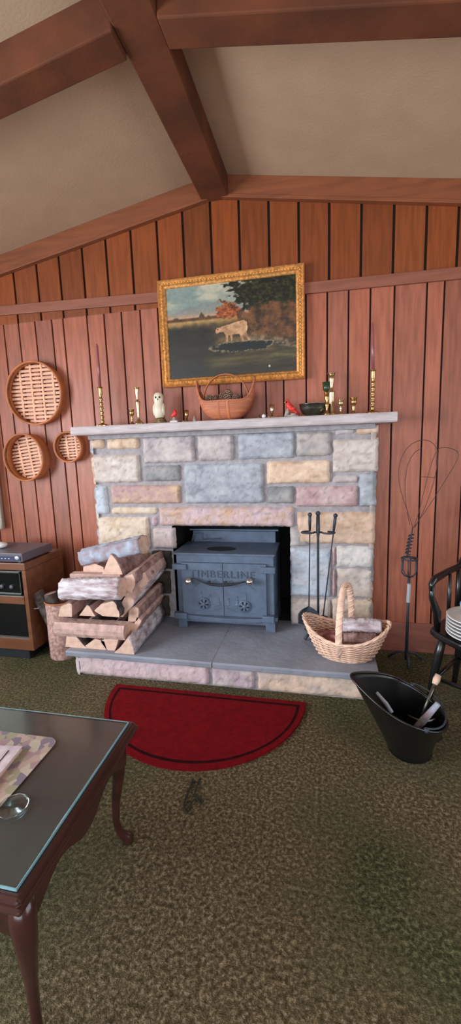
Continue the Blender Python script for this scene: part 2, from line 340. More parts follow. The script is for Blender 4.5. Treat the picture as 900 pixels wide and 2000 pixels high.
# ================================================================ FIREPLACE
FY=-.09; MT=None
fp=thing('fireplace',(-.6,-.3,0),'broad fireplace of mixed pastel stone blocks with shelf and raised hearth','fireplace')
OX0,OX1,OZ0,OZ1=P(340,1100,FY).x,P(564,1100,FY).x,.16,P(450,1031,FY).z
X0,X1=P(183,1000,FY).x,P(733,1000,FY).x
zM0=P(137,852,-.21).z; zM1=P(137,835,-.21).z; ZM=(P(137,835,-.21).z+P(776,803,-.21).z)/2; ZMb=(P(139,851,-.21).z+P(776,823,-.21).z)/2
MX0,MX1=P(138,843,-.21).x,P(776,812,-.21).x
b=MB()
b.box(X0+.02,OX0-.01,FY+.022,0,0,ZMb); b.box(OX1+.01,X1-.02,FY+.022,0,0,ZMb); b.box(OX0-.01,OX1+.01,FY+.022,0,OZ1+.02,ZMb)
b.build('mortar_wall','mortar',parent=fp)
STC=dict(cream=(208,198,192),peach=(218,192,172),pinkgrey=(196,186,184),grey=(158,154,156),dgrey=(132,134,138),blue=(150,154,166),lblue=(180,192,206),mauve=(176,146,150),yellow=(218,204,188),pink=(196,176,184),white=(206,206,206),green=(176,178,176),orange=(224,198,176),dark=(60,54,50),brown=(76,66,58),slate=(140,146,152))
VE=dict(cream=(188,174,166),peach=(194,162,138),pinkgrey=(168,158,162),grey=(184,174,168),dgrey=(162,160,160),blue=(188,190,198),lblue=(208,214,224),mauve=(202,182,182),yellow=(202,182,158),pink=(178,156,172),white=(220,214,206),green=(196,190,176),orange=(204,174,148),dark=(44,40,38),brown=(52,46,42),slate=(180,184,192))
def stone(b,x0,x1,z0,z1,kind,seed,y=FY,t=.032,kv=None):
    nu=max(4,int((x1-x0)/.011)); nv=max(4,int((z1-z0)/.011)); ca,cb=sc(rgb(*STC[kind]),1.14),sc(rgb(*VE[kv or kind]),1.14)
    rs=random.Random(seed); tx,tz=rs.uniform(-.04,.04),rs.uniform(-.05,.05)
    i0=len(b.v); b.smooth=True
    def fn(u,v):
        if u in (-1,nu): pass
        fu=min(max((u-1)/(nu-2),0),1); fv=min(max((v-1)/(nv-2),0),1)
        x=x0+(x1-x0)*fu; z=z0+(z1-z0)*fv
        dx=min(x-x0,x1-x); dz=min(z-z0,z1-z); d=min(dx,dz)
        edge=1-math.exp(-d/.007)
        jx=.006*nz(seed,z*26,1)+.003*nz(seed,z*80,5); jz=.005*nz(x*22,seed,2)+.003*nz(x*70,seed,7)
        px=x+(jx if fu<.5 else -jx)*(1 if dx<.02 else .3); pz=z+(jz if fv<.5 else -jz)*(1 if dz<.02 else .3)
        rel=.008*nz(x*12+seed,z*12)+.006*nz(x*32,z*38+seed)+.003*nz(x*90,z*90+seed)+tx*(x-(x0+x1)/2)*.3
        out=t*(.35+.65*edge)+rel*edge
        if u in (0,nu-1) or v in (0,nv-1): out=0
        return (px,y+.03-out,pz)
    b.grid(fn,nu,nv)
    for i in range(i0,len(b.v)):
        p=b.v[i]; w=nz(p.x*9+seed*1.7,p.z*14,seed)+.6*nz(p.x*30,p.z*36,seed)
        w=min(1,max(0,.42+w*.9)); cr=1-.32*max(0,1-abs(nz(p.x*11+p.z*6,p.z*17-p.x*5,seed+40))*16)-.12*max(0,nz(p.x*60,p.z*60,seed)); b.cols[i]=tuple((ca[k]*(1-w)+cb[k]*w)*cr for k in range(3))
SR=[((173.6,856.6),(203,877),'peach'),((206,854),(271,877),'orange'),((178.6,887),(274,943),'cream'),((276,851),(380,904),'pinkgrey'),((384,849),(456,900),'pinkgrey'),
((279,908),(352,940),'dgrey'),((357,905),(515.5,983.5),'blue'),((182.5,949),(211,1005),'lblue'),((214,947),(352,984),'mauve'),((215,990),(306,1005),'yellow'),
((309,990),(574,1028.5),'pink'),((188,1010),(292.6,1072),'yellow'),((294,1007.5),(306,1029),'pink'),((296.5,1032),(342,1072),'pinkgrey'),
((463,844),(575,896),'blue'),((578,842),(647,891),'grey'),((655,835.5),(693,848),'pinkgrey'),((697,831),(740,848),'peach'),((650,856),(739,922),'cream'),
((519.6,899),(644.6,944.5),'orange'),((649,928),(700,943),'pinkgrey'),((702,924),(735,990),'slate'),((520.5,949.4),(574,983.5),'dgrey'),((577,948.6),(699,990),'mauve'),
((580,1000),(733,1063),'peach'),((566,1033),(604,1068),'grey'),((566,1072),(646,1166),'lblue'),((657,1067),(729,1109),'white'),((649,1069),(655.5,1106),'mauve'),((649,1112),(655.5,1168),'mauve'),
((658,1112),(727,1169),'cream'),((567,1171),(646,1222),'cream'),((649,1172),(726,1228),'yellow'),
((190,1076),(240,1130),'cream'),((243,1076),(292,1130),'peach'),((192,1134),(262,1180),'pinkgrey'),((265,1134),(292,1180),'grey'),((194,1184),(292,1222),'cream'),
((294,1076),(336,1112),'dark'),((294,1116),(334,1160),'brown'),((294,1164),(332,1214),'brown')]  # these left jamb stones are coloured dark for shade beside the log stack
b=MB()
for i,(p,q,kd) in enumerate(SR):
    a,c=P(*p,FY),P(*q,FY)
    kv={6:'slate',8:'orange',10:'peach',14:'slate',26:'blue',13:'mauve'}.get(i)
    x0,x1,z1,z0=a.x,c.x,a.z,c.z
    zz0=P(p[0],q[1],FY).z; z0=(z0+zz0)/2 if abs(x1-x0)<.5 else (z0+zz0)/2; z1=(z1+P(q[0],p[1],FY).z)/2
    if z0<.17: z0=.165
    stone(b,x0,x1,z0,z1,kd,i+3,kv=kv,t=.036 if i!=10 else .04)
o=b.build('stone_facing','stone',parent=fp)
# returns of the stonework on both sides and of the opening
for sx,xx in ((0,X0+.02),(1,X1-.02)):
    zc=.165; i=0; b=MB()
    while zc<ZMb-.05:
        hh=[.17,.11,.2,.14][i%4]; z1=min(zc+hh,ZMb-.01); kd=['cream','grey','peach','slate'][(i+sx)%4]
        st=MB(); stone(st,FY+.005,-.004,zc+.006,z1-.006,kd,40+i+sx*9,y=0)
        for p,cc in zip(st.v,st.cols): pass
        off=len(b.v)
        for p in st.v:
            b.v.append(V((xx-.0+((p.y-.03)+.012)*(1 if sx==0 else -1),p.x,p.z)))
        b.cols+=st.cols
        for f in st.f: b.f.append([j+off for j in (f[::-1] if sx else f)]); b.mi.append(0); b.sm.append(True)
        zc=z1; i+=1
    b.build('side_stones','stone',parent=fp)
# firebox behind the opening
b=MB(); yb=.42
b.box(OX0-.06,OX0-.01,FY+.03,yb,.12,OZ1+.05); b.box(OX1+.01,OX1+.06,FY+.03,yb,.12,OZ1+.05); b.box(OX0-.06,OX1+.06,yb,yb+.04,.12,OZ1+.05); b.box(OX0-.06,OX1+.06,FY+.03,yb,OZ1+.005,OZ1+.05)
b.box(OX0-.06,OX1+.06,FY+.03,yb+.04,.1,.158); b.build('firebox','soot',parent=fp)
# mantel shelf
b=MB(); n=60
def ms(u,v):
    x=MX0+(MX1-MX0)*u/(n-1); ring=[(-.0,ZMb),(-.205,ZMb),(-.213,ZMb+.008),(-.213,ZM-.008),(-.207,ZM),(0,ZM)]
    y,z=ring[v]; j=.003*nz(x*9,v)+.002*nz(x*30,v*3)
    return (x,y+(j if 0<v<5 else 0),z+(.002*nz(x*14,v+9) if v<3 and v>0 else 0))
b.grid(ms,n,6); 
b.add([ms(0,v) for v in range(6)],[(0,1,2,3,4,5)]); b.add([ms(n-1,v) for v in range(6)],[(5,4,3,2,1,0)])
b.build('mantel_shelf','mantel',parent=fp)
b=MB(); b.box(X0+.01,X1-.01,FY-.012,0,ZMb-.028,ZMb); b.build('mortar_bed','mortar',parent=fp,bevel=.004)
# hearth: bluestone slabs on pink stones
HX0,HX1=-1.46,.262; HZ=.16; JX=G(412,1290,HZ).x+.01
for x0,x1,sd in ((HX0,JX-.003,0),(JX+.003,HX1,5)):
    b=MB(); nn=40
    def hs(u,v):
        x=x0+(x1-x0)*u/(nn-1); ring=[(-.02,.125),(-.612,.125),(-.62,.131),(-.622,.152),(-.614,.16)]+[(-.614+.594*k/12,.16) for k in range(1,13)]
        y,z=ring[v]; j=.004*nz(x*7,sd)+.002*nz(x*25,v*2)
        return (x,y+(j if 0<v<5 else 0),z+(0 if v<4 else .0012*nz(x*9,y*9)))
    b.grid(hs,nn,17); b.add([hs(0,v) for v in range(17)],[tuple(range(17))]); b.add([hs(nn-1,v) for v in range(17)],[tuple(range(17))[::-1]])
    b.smooth=True; b.build('hearth_slab','slab',parent=fp)
b=MB(); b.box(JX-.004,JX+.004,-.61,-.02,.13,.1585); b.box(HX0+.05,HX1-.03,-.575,-.02,0,.125); b.build('hearth_core','mortar',parent=fp)
b=MB(); zt=.122; yh=-.595
xs=[HX0+.03,G(412,1340).x,G(502,1345).x,HX1-.03]
for i,kd in enumerate(('pink','pinkgrey','peach')):
    stone(b,xs[i]+.006,xs[i+1]-.006,.0,zt,kd,70+i,y=yh+.005,t=.03,kv=('mauve','pink','cream')[i])
b.build('hearth_front_stones','stone',parent=fp)
for sx,xx in ((0,HX0+.05),(1,HX1-.03)):
    b=MB(); st2=MB(); stone(st2,-.59,-.10,0,zt,'pinkgrey',90+sx,y=0)
    off=len(b.v)
    for p in st2.v: b.v.append(V((xx+(p.y-.02)*(1 if sx==0 else -1),p.x,p.z)))
    b.cols+=st2.cols
    for f in st2.f: b.f.append([j+off for j in (f[::-1] if sx else f)]); b.mi.append(0); b.sm.append(True)
    b.build('hearth_end_stones','stone',parent=fp)
# ================================================================ STOVE
st=thing('wood_stove',(-.6,.0,.16),'blue-grey cast iron wood stove with nickel knobs set in the stone opening','stove')
SY=-.205; sx0,sx1=P(347,1150,SY).x,P(535,1150,SY).x; zt=P(440,1082,SY).z
b=MB()
b.box(sx0,sx1,SY,.14,.24,zt-.008)
b.box(sx0+.02,sx1-.02,.1,.38,.24,OZ1-.06)
b.build('stove_body','stove',parent=st,bevel=.004)
b=MB(); b.box(sx0-.018,sx1+.008,SY-.015,.115,zt-.008,zt+.004); b.build('lower_top_plate','stove',parent=st,bevel=.003)
zu=OZ1-.045
b=MB(); b.box(sx0+.0,sx1+.0,.09,.4,zu-.012,zu); b.build('upper_top_plate','stove',parent=st,bevel=.003)
# riser handle bracket
b=MB(); b.smooth=True
q=[P(375,1057,.06),P(378,1043,.06),P(392,1042,.06),P(393,1054,.06),P(398,1056,.06),P(432,1052,.06)]
b.tube(q,.005,6); b.build('draft_lever','stove',parent=st)
b=MB(); cc=G(432,1072,zt+.004); b.lathe([(.095,0),(.095,.002),(.01,.002)],(cc.x,cc.y,zt+.003),28,(1,.62)); b.build('burnt_cooking_patch','stove_dark',parent=st)
b=MB()
b.box(sx0-.005,sx0+.055,SY-.008,.12,.16,.25); b.box(sx1-.055,sx1+.005,SY-.008,.12,.16,.25); b.box(sx0,sx1,SY+.03,.12,.185,.25); b.box(sx0+.05,sx1-.05,SY-.004,SY+.03,.20,.25)
b.build('stove_base','stove',parent=st,bevel=.004)
# ledge with a bowed front and lugs
b=MB(); zl=P(430,1207,SY-.03).z
def ledge(x):
    t=(x-sx0)/(sx1-sx0); return -.012-.028*math.sin(PI*t)**.6
pts=[(sx0-.03+(sx1-sx0+.05)*i/20) for i in range(21)]
poly=[V((x,SY+ledge(min(max(x,sx0),sx1)),zl-.012-.012*math.sin(PI*i/20))) for i,x in enumerate(pts)]+[V((pts[-1],SY+.01,zl-.012)),V((pts[0],SY+.01,zl-.012))]
b.prism(poly,(0,0,.024)); b.build('ash_ledge','stove',parent=st,bevel=.003)
d0,d1=P(356,1150,SY-.02).x,P(520,1150,SY-.02).x; dz0,dz1=zl+.01,P(440,1101,SY-.02).z; dm=P(436,1150,SY-.02).x
for nm,a,c in (('left_stove_door',d0,dm-.0015),('right_stove_door',dm+.0015,d1)):
    dr=MB(); dr.box(a,c,SY-.02,SY+.002,dz0,dz1)
    # relief: hills and pines in low relief
    s=1 if nm[0]=='r' else -1
    for k in range(3):
        x=dm+s*(.03+.055*k); h=.05+.02*((k*7)%3)
        for j in range(4):
            z0=dz0+.07+j*h/4; ww=.016-.003*j
            dr.add([(x-ww,SY-.0205,z0),(x+ww,SY-.0205,z0),(x,SY-.0205,z0+h/3),(x,SY-.027,z0+.004)],[(0,1,3),(1,2,3),(2,0,3)])
    dr.tube([(dm+s*.01,SY-.02,dz0+.20),(dm+s*.05,SY-.02,dz0+.235),(dm+s*.09,SY-.02,dz0+.19),(dm+s*.14,SY-.02,dz0+.215),(dm+s*.2,SY-.02,dz0+.175)],.0035,5)
    dr.tube([(dm+s*.02,SY-.02,dz0+.05),(dm+s*.08,SY-.02,dz0+.03),(dm+s*.2,SY-.02,dz0+.022)],.003,5)
    dro=dr.build('stove_door','stove',parent=st,bevel=.002)
    # ball knob
    kp=P(367.7,1135.7,SY-.06) if s<0 else P(486.8,1136.6,SY-.06)
    kb=MB(); kb.smooth=True; kb.ball(kp,.0235,18,12); kb.lathe([(.008,0),(.008,.04)],(0,0,0),10)
    o8=len(kb.v)-20
    for i in range(o8,len(kb.v)): p=kb.v[i]; kb.v[i]=V((kp.x+p.x,SY-.02-p.z,kp.z+p.y))
    ko=kb.build('ball_knob','nickel',parent=dro); 
    # spinning draft cap
    cp=P(397.5,1180,SY-.035) if s<0 else P(477,1185.5,SY-.035)
    sp=MB(); sp.smooth=False; R0=.038
    sp.lathe([(R0,0),(R0,.008),(R0-.006,.012),(R0-.008,.008),(R0-.01,.0)],(0,0,0),24)
    for k in range(6):
        a=k*PI/3+.4; ca,sa=math.cos(a),math.sin(a); 
        sp.hexa([(ca*.01-sa*.004,sa*.01+ca*.004,.0),(ca*.01+sa*.004,sa*.01-ca*.004,.0),(ca*.03+sa*.011,sa*.03-ca*.011,0),(ca*.03-sa*.011,sa*.03+ca*.011,0),(ca*.01-sa*.004,sa*.01+ca*.004,.016),(ca*.01+sa*.004,sa*.01-ca*.004,.016),(ca*.03+sa*.009,sa*.03-ca*.009,.013),(ca*.03-sa*.009,sa*.03+ca*.009,.013)])
    sp.lathe([(.011,0),(.011,.02),(.004,.023)],(0,0,0),14)
    sp.xf(lambda p:(cp.x+p.x,SY-.021-p.z,cp.z+p.y)); sp.build('draft_cap','stove',parent=dro)
    bk=MB(); bk.lathe([(R0-.003,0),(R0-.003,.002)],(0,0,0),24); bk.xf(lambda p:(cp.x+p.x,SY-.0215-p.z,cp.z+p.y)); bk.build('draft_opening','black',parent=dro)
# lettering cast across the doors
cu=bpy.data.curves.new('lettering','FONT'); cu.body='TIMBERLINE'; cu.extrude=.003; cu.size=.058; cu.align_x='CENTER'; cu.space_character=1.18
to=bpy.data.objects.new('tmp',cu); COL.objects.link(to); bpy.context.view_layer.update()
me=bpy.data.meshes.new_from_object(to.evaluated_get(bpy.context.evaluated_depsgraph_get())); bpy.data.objects.remove(to)
tl,tr=P(371,1126,SY-.02),P(497,1127,SY-.02); wd=max(v.co.x for v in me.vertices)-min(v.co.x for v in me.vertices); k=(tr.x-tl.x)/wd
for v in me.vertices: v.co=V((v.co.x*k+(tl.x+tr.x)/2,SY-.0225-v.co.z,tl.z+v.co.y*k*.95))-ORG[st.name]
me.materials.clear(); me.materials.append(M['letter']); lo=bpy.data.objects.new('raised_lettering',me); COL.objects.link(lo); lo.parent=st; ORG[lo.name]=ORG[st.name]
# hanging handle rod with small branch ornament
b=MB(); b.smooth=True; pa=[P(x,y,SY-.05) for x,y in ((374,1129),(385,1132),(398,1138),(412,1142),(430,1143),(450,1142),(466,1139),(480,1136))]
b.tube(pa,[.004,.004,.005,.007,.009,.008,.005,.004],7); b.ball(P(408,1136,SY-.05),(.012,.006,.006)); b.ball(P(440,1137,SY-.05),(.014,.006,.006))
b.build('door_handle','stove_dark',parent=st,)
for nm,(xa,ya),(xb,yb2) in (('t',(336,1102),(364,1113)),('t',(508,1108),(537,1121))):
    a,c=P(xa,ya,SY-.03),P(xb,yb2,SY-.03)
    b=MB(); b.box(a.x,c.x,SY-.035,SY+.001,c.z,a.z); b.tube([(a.x+.02,SY-.036,(a.z+c.z)/2),(a.x+.02,SY-.02,(a.z+c.z)/2)],.008,8)
    b.build('hinge_lug','stove',parent=st,bevel=.004)
for (xa,ya),(xb,yb2) in (((342,1196),(366,1209)),((512,1203),(536,1217))):
    a,c=P(xa,ya,SY-.03),P(xb,yb2,SY-.03); b=MB(); b.box(a.x,c.x,SY-.04,SY+.001,c.z,a.z); b.build('hinge_lug','stove',parent=st,bevel=.005)
# ================================================================ PAINTING
TL,TR,BR,BL=[P(*q,-.05) for q in ((304,547),(592,514),(597,740),(319,755))]
fx0,fx1=(TL.x+BL.x)/2,(TR.x+BR.x)/2; fz1=(TL.z+TR.z)/2; fz0=(BL.z+BR.z)/2
pic=thing('landscape_painting',((fx0+fx1)/2,-.02,fz0),'gilt-framed oil painting of a pale animal by a pond, hung above the mantel','painting')
prof=[(0,.0),(0,.03),(.006,.036),(.012,.03),(.018,.026),(.03,.032),(.036,.024),(.046,.018),(.05,.01),(.05,0)]
cor=[(fx0,fz0,1,1),(fx1,fz0,-1,1),(fx1,fz1,-1,-1),(fx0,fz1,1,-1)]
def ring(prof,m,name,par):
    b=MB(); vs=[]; n=len(prof)
    for (x,z,a,c) in cor:
        for w,d in prof: vs.append(V((x+a*w,-.018-d,z+c*w)))
    fs=[]
    for i in range(4):
        for j in range(n): fs.append((i*n+j,((i+1)%4)*n+j,((i+1)%4)*n+(j+1)%n,i*n+(j+1)%n))
    b.add(vs,fs); o=b.build(name,m,parent=par); fixn(o); return o
fr=ring(prof,'gilt','picture_frame',pic)
b=MB(); 
for side in range(4):
    x0,z0,a0,c0=cor[side]; x1,z1,a1,c1=cor[(side+1)%4]; p0=V((x0+a0*.024,-.048,z0+c0*.024)); p1=V((x1+a1*.024,-.048,z1+c1*.024)); L=(p1-p0).length; nb=int(L/.018)
    for i in range(nb):
        p=p0.lerp(p1,(i+.5)/nb); d=(p1-p0).normalized(); b.ball(p,(.0035+abs(d.x)*.004,.004,.0035+abs(d.z)*.004),6,4)
b.smooth=True; b.build('carved_beading','gilt_bright',parent=fr)
W,Hh=230,165; cx0,cx1,cz0,cz1=fx0+.046,fx1-.046,fz0+.046,fz1-.046
def mixc(a,c,t): t=min(1,max(0,t)); return tuple(a[k]*(1-t)+c[k]*t for k in range(3))
def fb(x,y,s,sd=0): return nz(x*s,y*s,sd)+.5*nz(x*s*2.1,y*s*2.1,sd+3)+.25*nz(x*s*4.3,y*s*4.3,sd+6)
def inpoly(x,y,pl):
    c=False; j=len(pl)-1
    for i in range(len(pl)):
        xi,yi=pl[i]; xj,yj=pl[j]
        if (yi>y)!=(yj>y) and x<(xj-xi)*(y-yi)/(yj-yi)+xi: c=not c
        j=i
    return c
calf=[(.385,.50),(.40,.47),(.425,.475),(.44,.46),(.50,.445),(.56,.425),(.61,.415),(.63,.44),(.635,.50),(.625,.55),(.645,.60),(.655,.635),(.64,.64),(.625,.60),(.60,.575),(.60,.61),(.61,.64),(.595,.645),(.58,.60),(.575,.555),(.52,.555),(.515,.625),(.505,.63),(.50,.57),(.485,.56),(.48,.63),(.465,.63),(.465,.56),(.45,.52),(.42,.52),(.40,.535),(.385,.525)]
def ss(a,c,x): t=min(1,max(0,(x-a)/(c-a))); return t*t*(3-2*t)
def art(x,y):   # x right, y down 0..1
    n=fb(x,y,6); f2=fb(x,y,18,21); f3=fb(x,y,40,31)
    c=mixc((122,142,138),(170,166,146),x*1.1+n*.3)
    c=mixc(c,(196,188,164),.7*ss(.05,.6,fb(x,y*2,4,9)+.2)*(1-ss(.15,.3,y)))
    c=mixc(c,(214,158,118),ss(.24,.34,y))
    mt=.25-.07*math.sin((x-.1)*5)+.03*nz(x*9,3); c=mixc(c,(124,128,126),.6*ss(mt-.01,mt+.02,y)*(1-ss(.3,.36,y)))
    c=mixc(c,mixc((196,156,96),(120,96,58),(y-.35)*9+f2*.4),ss(.36,.38,y+.01*n))
    tl=.335-.08*max(0,fb(x,.3,16,2)); c=mixc(c,mixc((86,62,40),(50,38,26),.5+f2),ss(tl-.005,tl+.015,y)*(1-ss(.36,.385,y))*(1-ss(.42,.47,x))*.9)
    g=mixc((52,46,34),(98,80,54),.3+fb(x*.7,y*1.4,9,4)*.9+f3*.3); g=mixc(g,(30,34,34),.75*(1-ss(.25,.5,x+.1*n)))
    c=mixc(c,g,ss(.40,.47,y+.05*n))
    d=math.hypot((x-.50)/.11,(y-.30)/.10)+f2*.6; c=mixc(c,mixc((188,98,50),(90,50,32),.45+f3*1.2),(1-ss(.75,1.05,d))*(1-ss(.36,.42,y)))
    d=((x-.87)/.36)**2+((y-.12)/.29)**2+f2*.7+f3*.25; c=mixc(c,mixc((24,28,18),(72,70,40),.25+f2*.5+f3*.8),1-ss(.85,1.1,d))
    d=((x-.84)/.30)**2+((y-.46)/.20)**2+f2*.5; c=mixc(c,mixc((124,80,50),(58,42,30),.4+fb(x,y*.6,16,12)+f3*.4),.95*(1-ss(.8,1.15,d)))
    rk=(y-.55)-.36*(x-.62); c=mixc(c,mixc((150,134,110),(70,58,42),.55+f2*1.2+f3),.85*ss(.60,.66,x)*ss(-.03,.02,rk)*(1-ss(.05,.09,rk)))
    c=mixc(c,(120,98,68),.6*ss(.56,.6,y)*(1-ss(.62,.68,y))*ss(.36,.44,x+.1*f2)*(1-ss(.7,.78,x)))
    dp=((x-.60)/.22)**2+((y-.69)/.05)**2+f2*.8; c=mixc(c,(150,138,112),.7*(1-ss(1.25,1.6,dp))*ss(.1,.5,.4+f3)); c=mixc(c,(26,34,34),1-ss(.85,1.1,dp))
    c=mixc(c,mixc((60,54,36),(112,104,62),.3+fb(x*.4,y*2,10,17)*.8),ss(.74,.79,y+.03*n)*ss(.2,.45,x)*.9)
    c=mixc(c,(38,34,26),ss(.82,.95,y)*.8); c=mixc(c,(34,42,48),.6*ss(.8,.9,y)*(1-ss(.2,.4,x)))
    if inpoly(x,y,calf): c=mixc((206,160,122),(140,98,66),.1+(y-.45)*3+f2*.6+f3*.3)
    if math.hypot((x-.405)*1.3,y-.49)<.006: c=(60,40,30)
    if math.hypot(x-.795,(y-.925)*.7)<.008: c=(200,190,160)
    return c
b=MB(); b.smooth=True; b.grid(lambda u,v:(cx0+(cx1-cx0)*u/(W-1),-.03,cz1+(cz0-cz1)*v/(Hh-1)),W,Hh)
b.f=[f[::-1] for f in b.f]
for i in range(len(b.v)):
    u,v=i%W,i//W; b.cols[i]=rgb(*[max(0,min(255,q)) for q in art(u/(W-1),v/(Hh-1))])
b.build('canvas','paint',parent=pic)
b=MB(); b.box(fx0+.02,fx1-.02,-.0285,-.0205,fz0+.02,fz1-.02); b.build('backing_board','oak',parent=pic)
# ================================================================ HANGING WALL BASKETS
def wall_basket(cx,cz,rx,rz,dep,nsl,label,tilt=0,nv=5,horiz=True):
    t=thing('round_slatted_basket',(cx,-.01,cz-rz),label,'basket','round slatted baskets hung on the left wall')
    y0,y1=-.0,-.0-dep; ys=-.016
    def el(r,a,y): x=math.cos(a)*r[0]; z=math.sin(a)*r[1]; ct,sn=math.cos(tilt),math.sin(tilt); return (cx+x*ct-z*sn,y,cz+x*sn+z*ct)
    b=MB(); b.smooth=True; n=48
    ro,ri=(rx,rz),(rx-.006,rz-.006)
    prof=[(ro,y0),(ro,y1),(ri,y1),(ri,y0)]
    b.grid(lambda u,v:el(prof[v%4][0],2*PI*u/n,prof[v%4][1]),n,5,cu=True); b.build('bent_hoop','bentwood',parent=t)
    b=MB(); b.smooth=True
    r2=(rx+.005,rz+.005); prof2=[(r2,y1+.02),(r2,y1-.004),(ri,y1-.004),(ri,y1+.02)]
    b.grid(lambda u,v:el(prof2[v%4][0],2*PI*u/n,prof2[v%4][1]),n,5,cu=True); b.build('rim_band','bentwood',parent=t)
    b=MB()
    pitch=2*(rz-.012)/nsl
    for i in range(nsl):
        z=-rz+.012+pitch*(i+.5); hw=rx*math.sqrt(max(0,1-(abs(z)+pitch*.3)**2/rz**2))-.004; hh=pitch*.31
        m=16
        for j in range(m):
            xa,xb=-hw+2*hw*j/m,-hw+2*hw*(j+1)/m
            wv=lambda x:.0035*math.sin(x/(2*rx)*PI*(nv+1)*1.0+(i%2)*PI)
            ct,sn=math.cos(tilt),math.sin(tilt)
            def T(x,z,y): return (cx+x*ct-z*sn,y,cz+x*sn+z*ct)
            ya,yb_=ys+wv(xa),ys+wv(xb)
            b.hexa([T(xa,z-hh,ya),T(xb,z-hh,yb_),T(xb,z-hh,yb_+.0015),T(xa,z-hh,ya+.0015),T(xa,z+hh,ya),T(xb,z+hh,yb_),T(xb,z+hh,yb_+.0015),T(xa,z+hh,ya+.0015)])
    for j in range(nv):
        x=-rx+2*rx*(j+1)/(nv+1); hh=rz*math.sqrt(1-(x/rx)**2)-.004
        ct,sn=math.cos(tilt),math.sin(tilt)
        def T(x,z,y): return (cx+x*ct-z*sn,y,cz+x*sn+z*ct)
        w=.007; b.hexa([T(x-w,-hh,ys-.001),T(x+w,-hh,ys-.001),T(x+w,-hh,ys+.001),T(x-w,-hh,ys+.001),T(x-w,hh,ys-.001),T(x+w,hh,ys-.001),T(x+w,hh,ys+.001),T(x-w,hh,ys+.001)])
    b.build('slatted_base','slat',parent=t)
    return t
a=P(60,768,-.09); wall_basket(-1.91,1.69,.208,.205,.062,15,'large round slatted basket, topmost and biggest of the three on the left wall',nv=4)
wall_basket(-2.02,1.265,.152,.16,.09,13,'middle-sized deep round slatted basket hanging below the biggest one',tilt=.12,nv=3)
wall_basket(-1.69,1.325,.10,.10,.065,9,'smallest round slatted basket tucked beside the left end of the mantel',tilt=.05,nv=2)
# ================================================================ MANTEL ORNAMENTS
MY=-.12
def mx(px,y=MY,py=805): return P(px,py,y).x
def hz(px,py,y=MY): return P(px,py,y).z
def stick(name,px,ptop,prof,m,label,y=MY,n=20,group='brass candlesticks along the mantel',sq=False,candle=None):
    x=mx(px,y); h=hz(px,ptop,y)-ZM
    t=thing(name,(x,y,ZM),label,'candlestick',group)
    b=MB(); b.smooth=True; b.lathe([(r,z*h) for r,z in prof],(x,y,ZM+.0002),n); b.build('stem_and_foot',m,parent=t)
    if sq:
        b=MB(); b.box(x-.03,x+.03,y-.03,y+.03,ZM,ZM+.008); b.build('square_foot',m,parent=t,bevel=.002)
    b=MB(); b.smooth=True; r=prof[-1][0]; b.lathe([(r*.8,-.006),(r*.8,0),(r*1.25,.001),(r*1.25,.004),(r*.75,.004),(r*.7,-.004)],(x,y,ZM+h),n); b.build('drip_pan',m,parent=t)
    if candle:
        zt=hz(candle[0],candle[1],y); b=MB(); b.smooth=True; xt=mx(candle[0],y,candle[1])
        b.tube([(x,y,ZM+h+.0005),(x+(xt-x)*.5,y,(ZM+h+zt)/2),(xt,y,zt-.01),(xt,y,zt)],[.009,.009,.007,.003],12)
        b.tube([(xt,y,zt),(xt+.001,y,zt+.008)],.0012,5)
        tag(b.build('taper_candle','candle'),candle[2],'candle','plum taper candles')
    return t
def turned(n,rb=.012):
    p=[(.034,0),(.036,.02),(.03,.05),(.014,.07)]
    for i in range(n):
        z=.09+.68*i/n; dz=.68/n; p+=[(.008,z),(rb,z+dz*.3),(rb,z+dz*.5),(.008,z+dz*.8)]
    return p+[(.009,.8),(.013,.84),(.012,.97),(.014,1)]
stick('tall_candlestick',199,757,turned(6),'brass','tall knobbly turned brass candlestick at the left end of the mantel',sq=True,candle=(189,672,'slim plum taper candle in the leftmost tall brass candlestick'))
stick('tall_candlestick',727,724,turned(6),'brass','tall knobbly turned brass candlestick at the right end of the mantel',candle=(727,632,'slim plum taper candle in the rightmost tall brass candlestick'))
small=[(.02,0),(.021,.04),(.015,.1),(.006,.18),(.005,.35),(.009,.42),(.005,.5),(.007,.6),(.013,.68),(.015,.8),(.015,1)]
stick('short_candlestick',257,801,small,'brass','short cup-topped brass candlestick left of the slender flared one')
flared=[(.032,0),(.033,.03),(.022,.07),(.009,.14),(.007,.22),(.010,.4),(.016,.62),(.015,.64),(.006,.66),(.008,.72),(.012,.8),(.014,.96),(.015,1)]
stick('flared_candlestick',270,758,flared,'brass_pale','slender brass candlestick with a flared stem just left of the owl')
stick('flared_candlestick',647,730,[(.036,0),(.037,.03),(.02,.08),(.016,.12),(.018,.55),(.020,.58),(.008,.6),(.01,.7),(.016,.85),(.019,1)],'brass_pale','tall pale brass candlestick with a thick column behind the green glass cup',y=-.09)
gs=stick('votive_candlestick',638,768,[(.018,0),(.02,.05),(.008,.15),(.006,.3),(.012,.42),(.012,.52),(.006,.6),(.013,.75),(.014,1)],'brass','small brass candlestick topped by a green glass cup, right of the metal bowl',y=-.16)
x=mx(637,-.16); zb=hz(638,766,-.16)+.004; b=MB(); b.smooth=True; b.lathe([(.012,0),(.018,.01),(.022,.05),(.020,.05),(.016,.012),(.005,.006)],(x,-.16,zb),16)
tag(b.build('glass_cup','greenglass'),'green glass cup standing on the small brass candlestick','cup')
stick('short_candlestick',665,782,small,'brass_pale','short brass candlestick, left one of the pair beside the thick-columned candlestick',y=-.14)
stick('short_candlestick',690,778,[(.022,0),(.022,.05),(.01,.12),(.006,.3),(.012,.42),(.006,.55),(.016,.62),(.018,1)],'brass','short brass candlestick with a broad cup, second from the mantel right end',y=-.14)
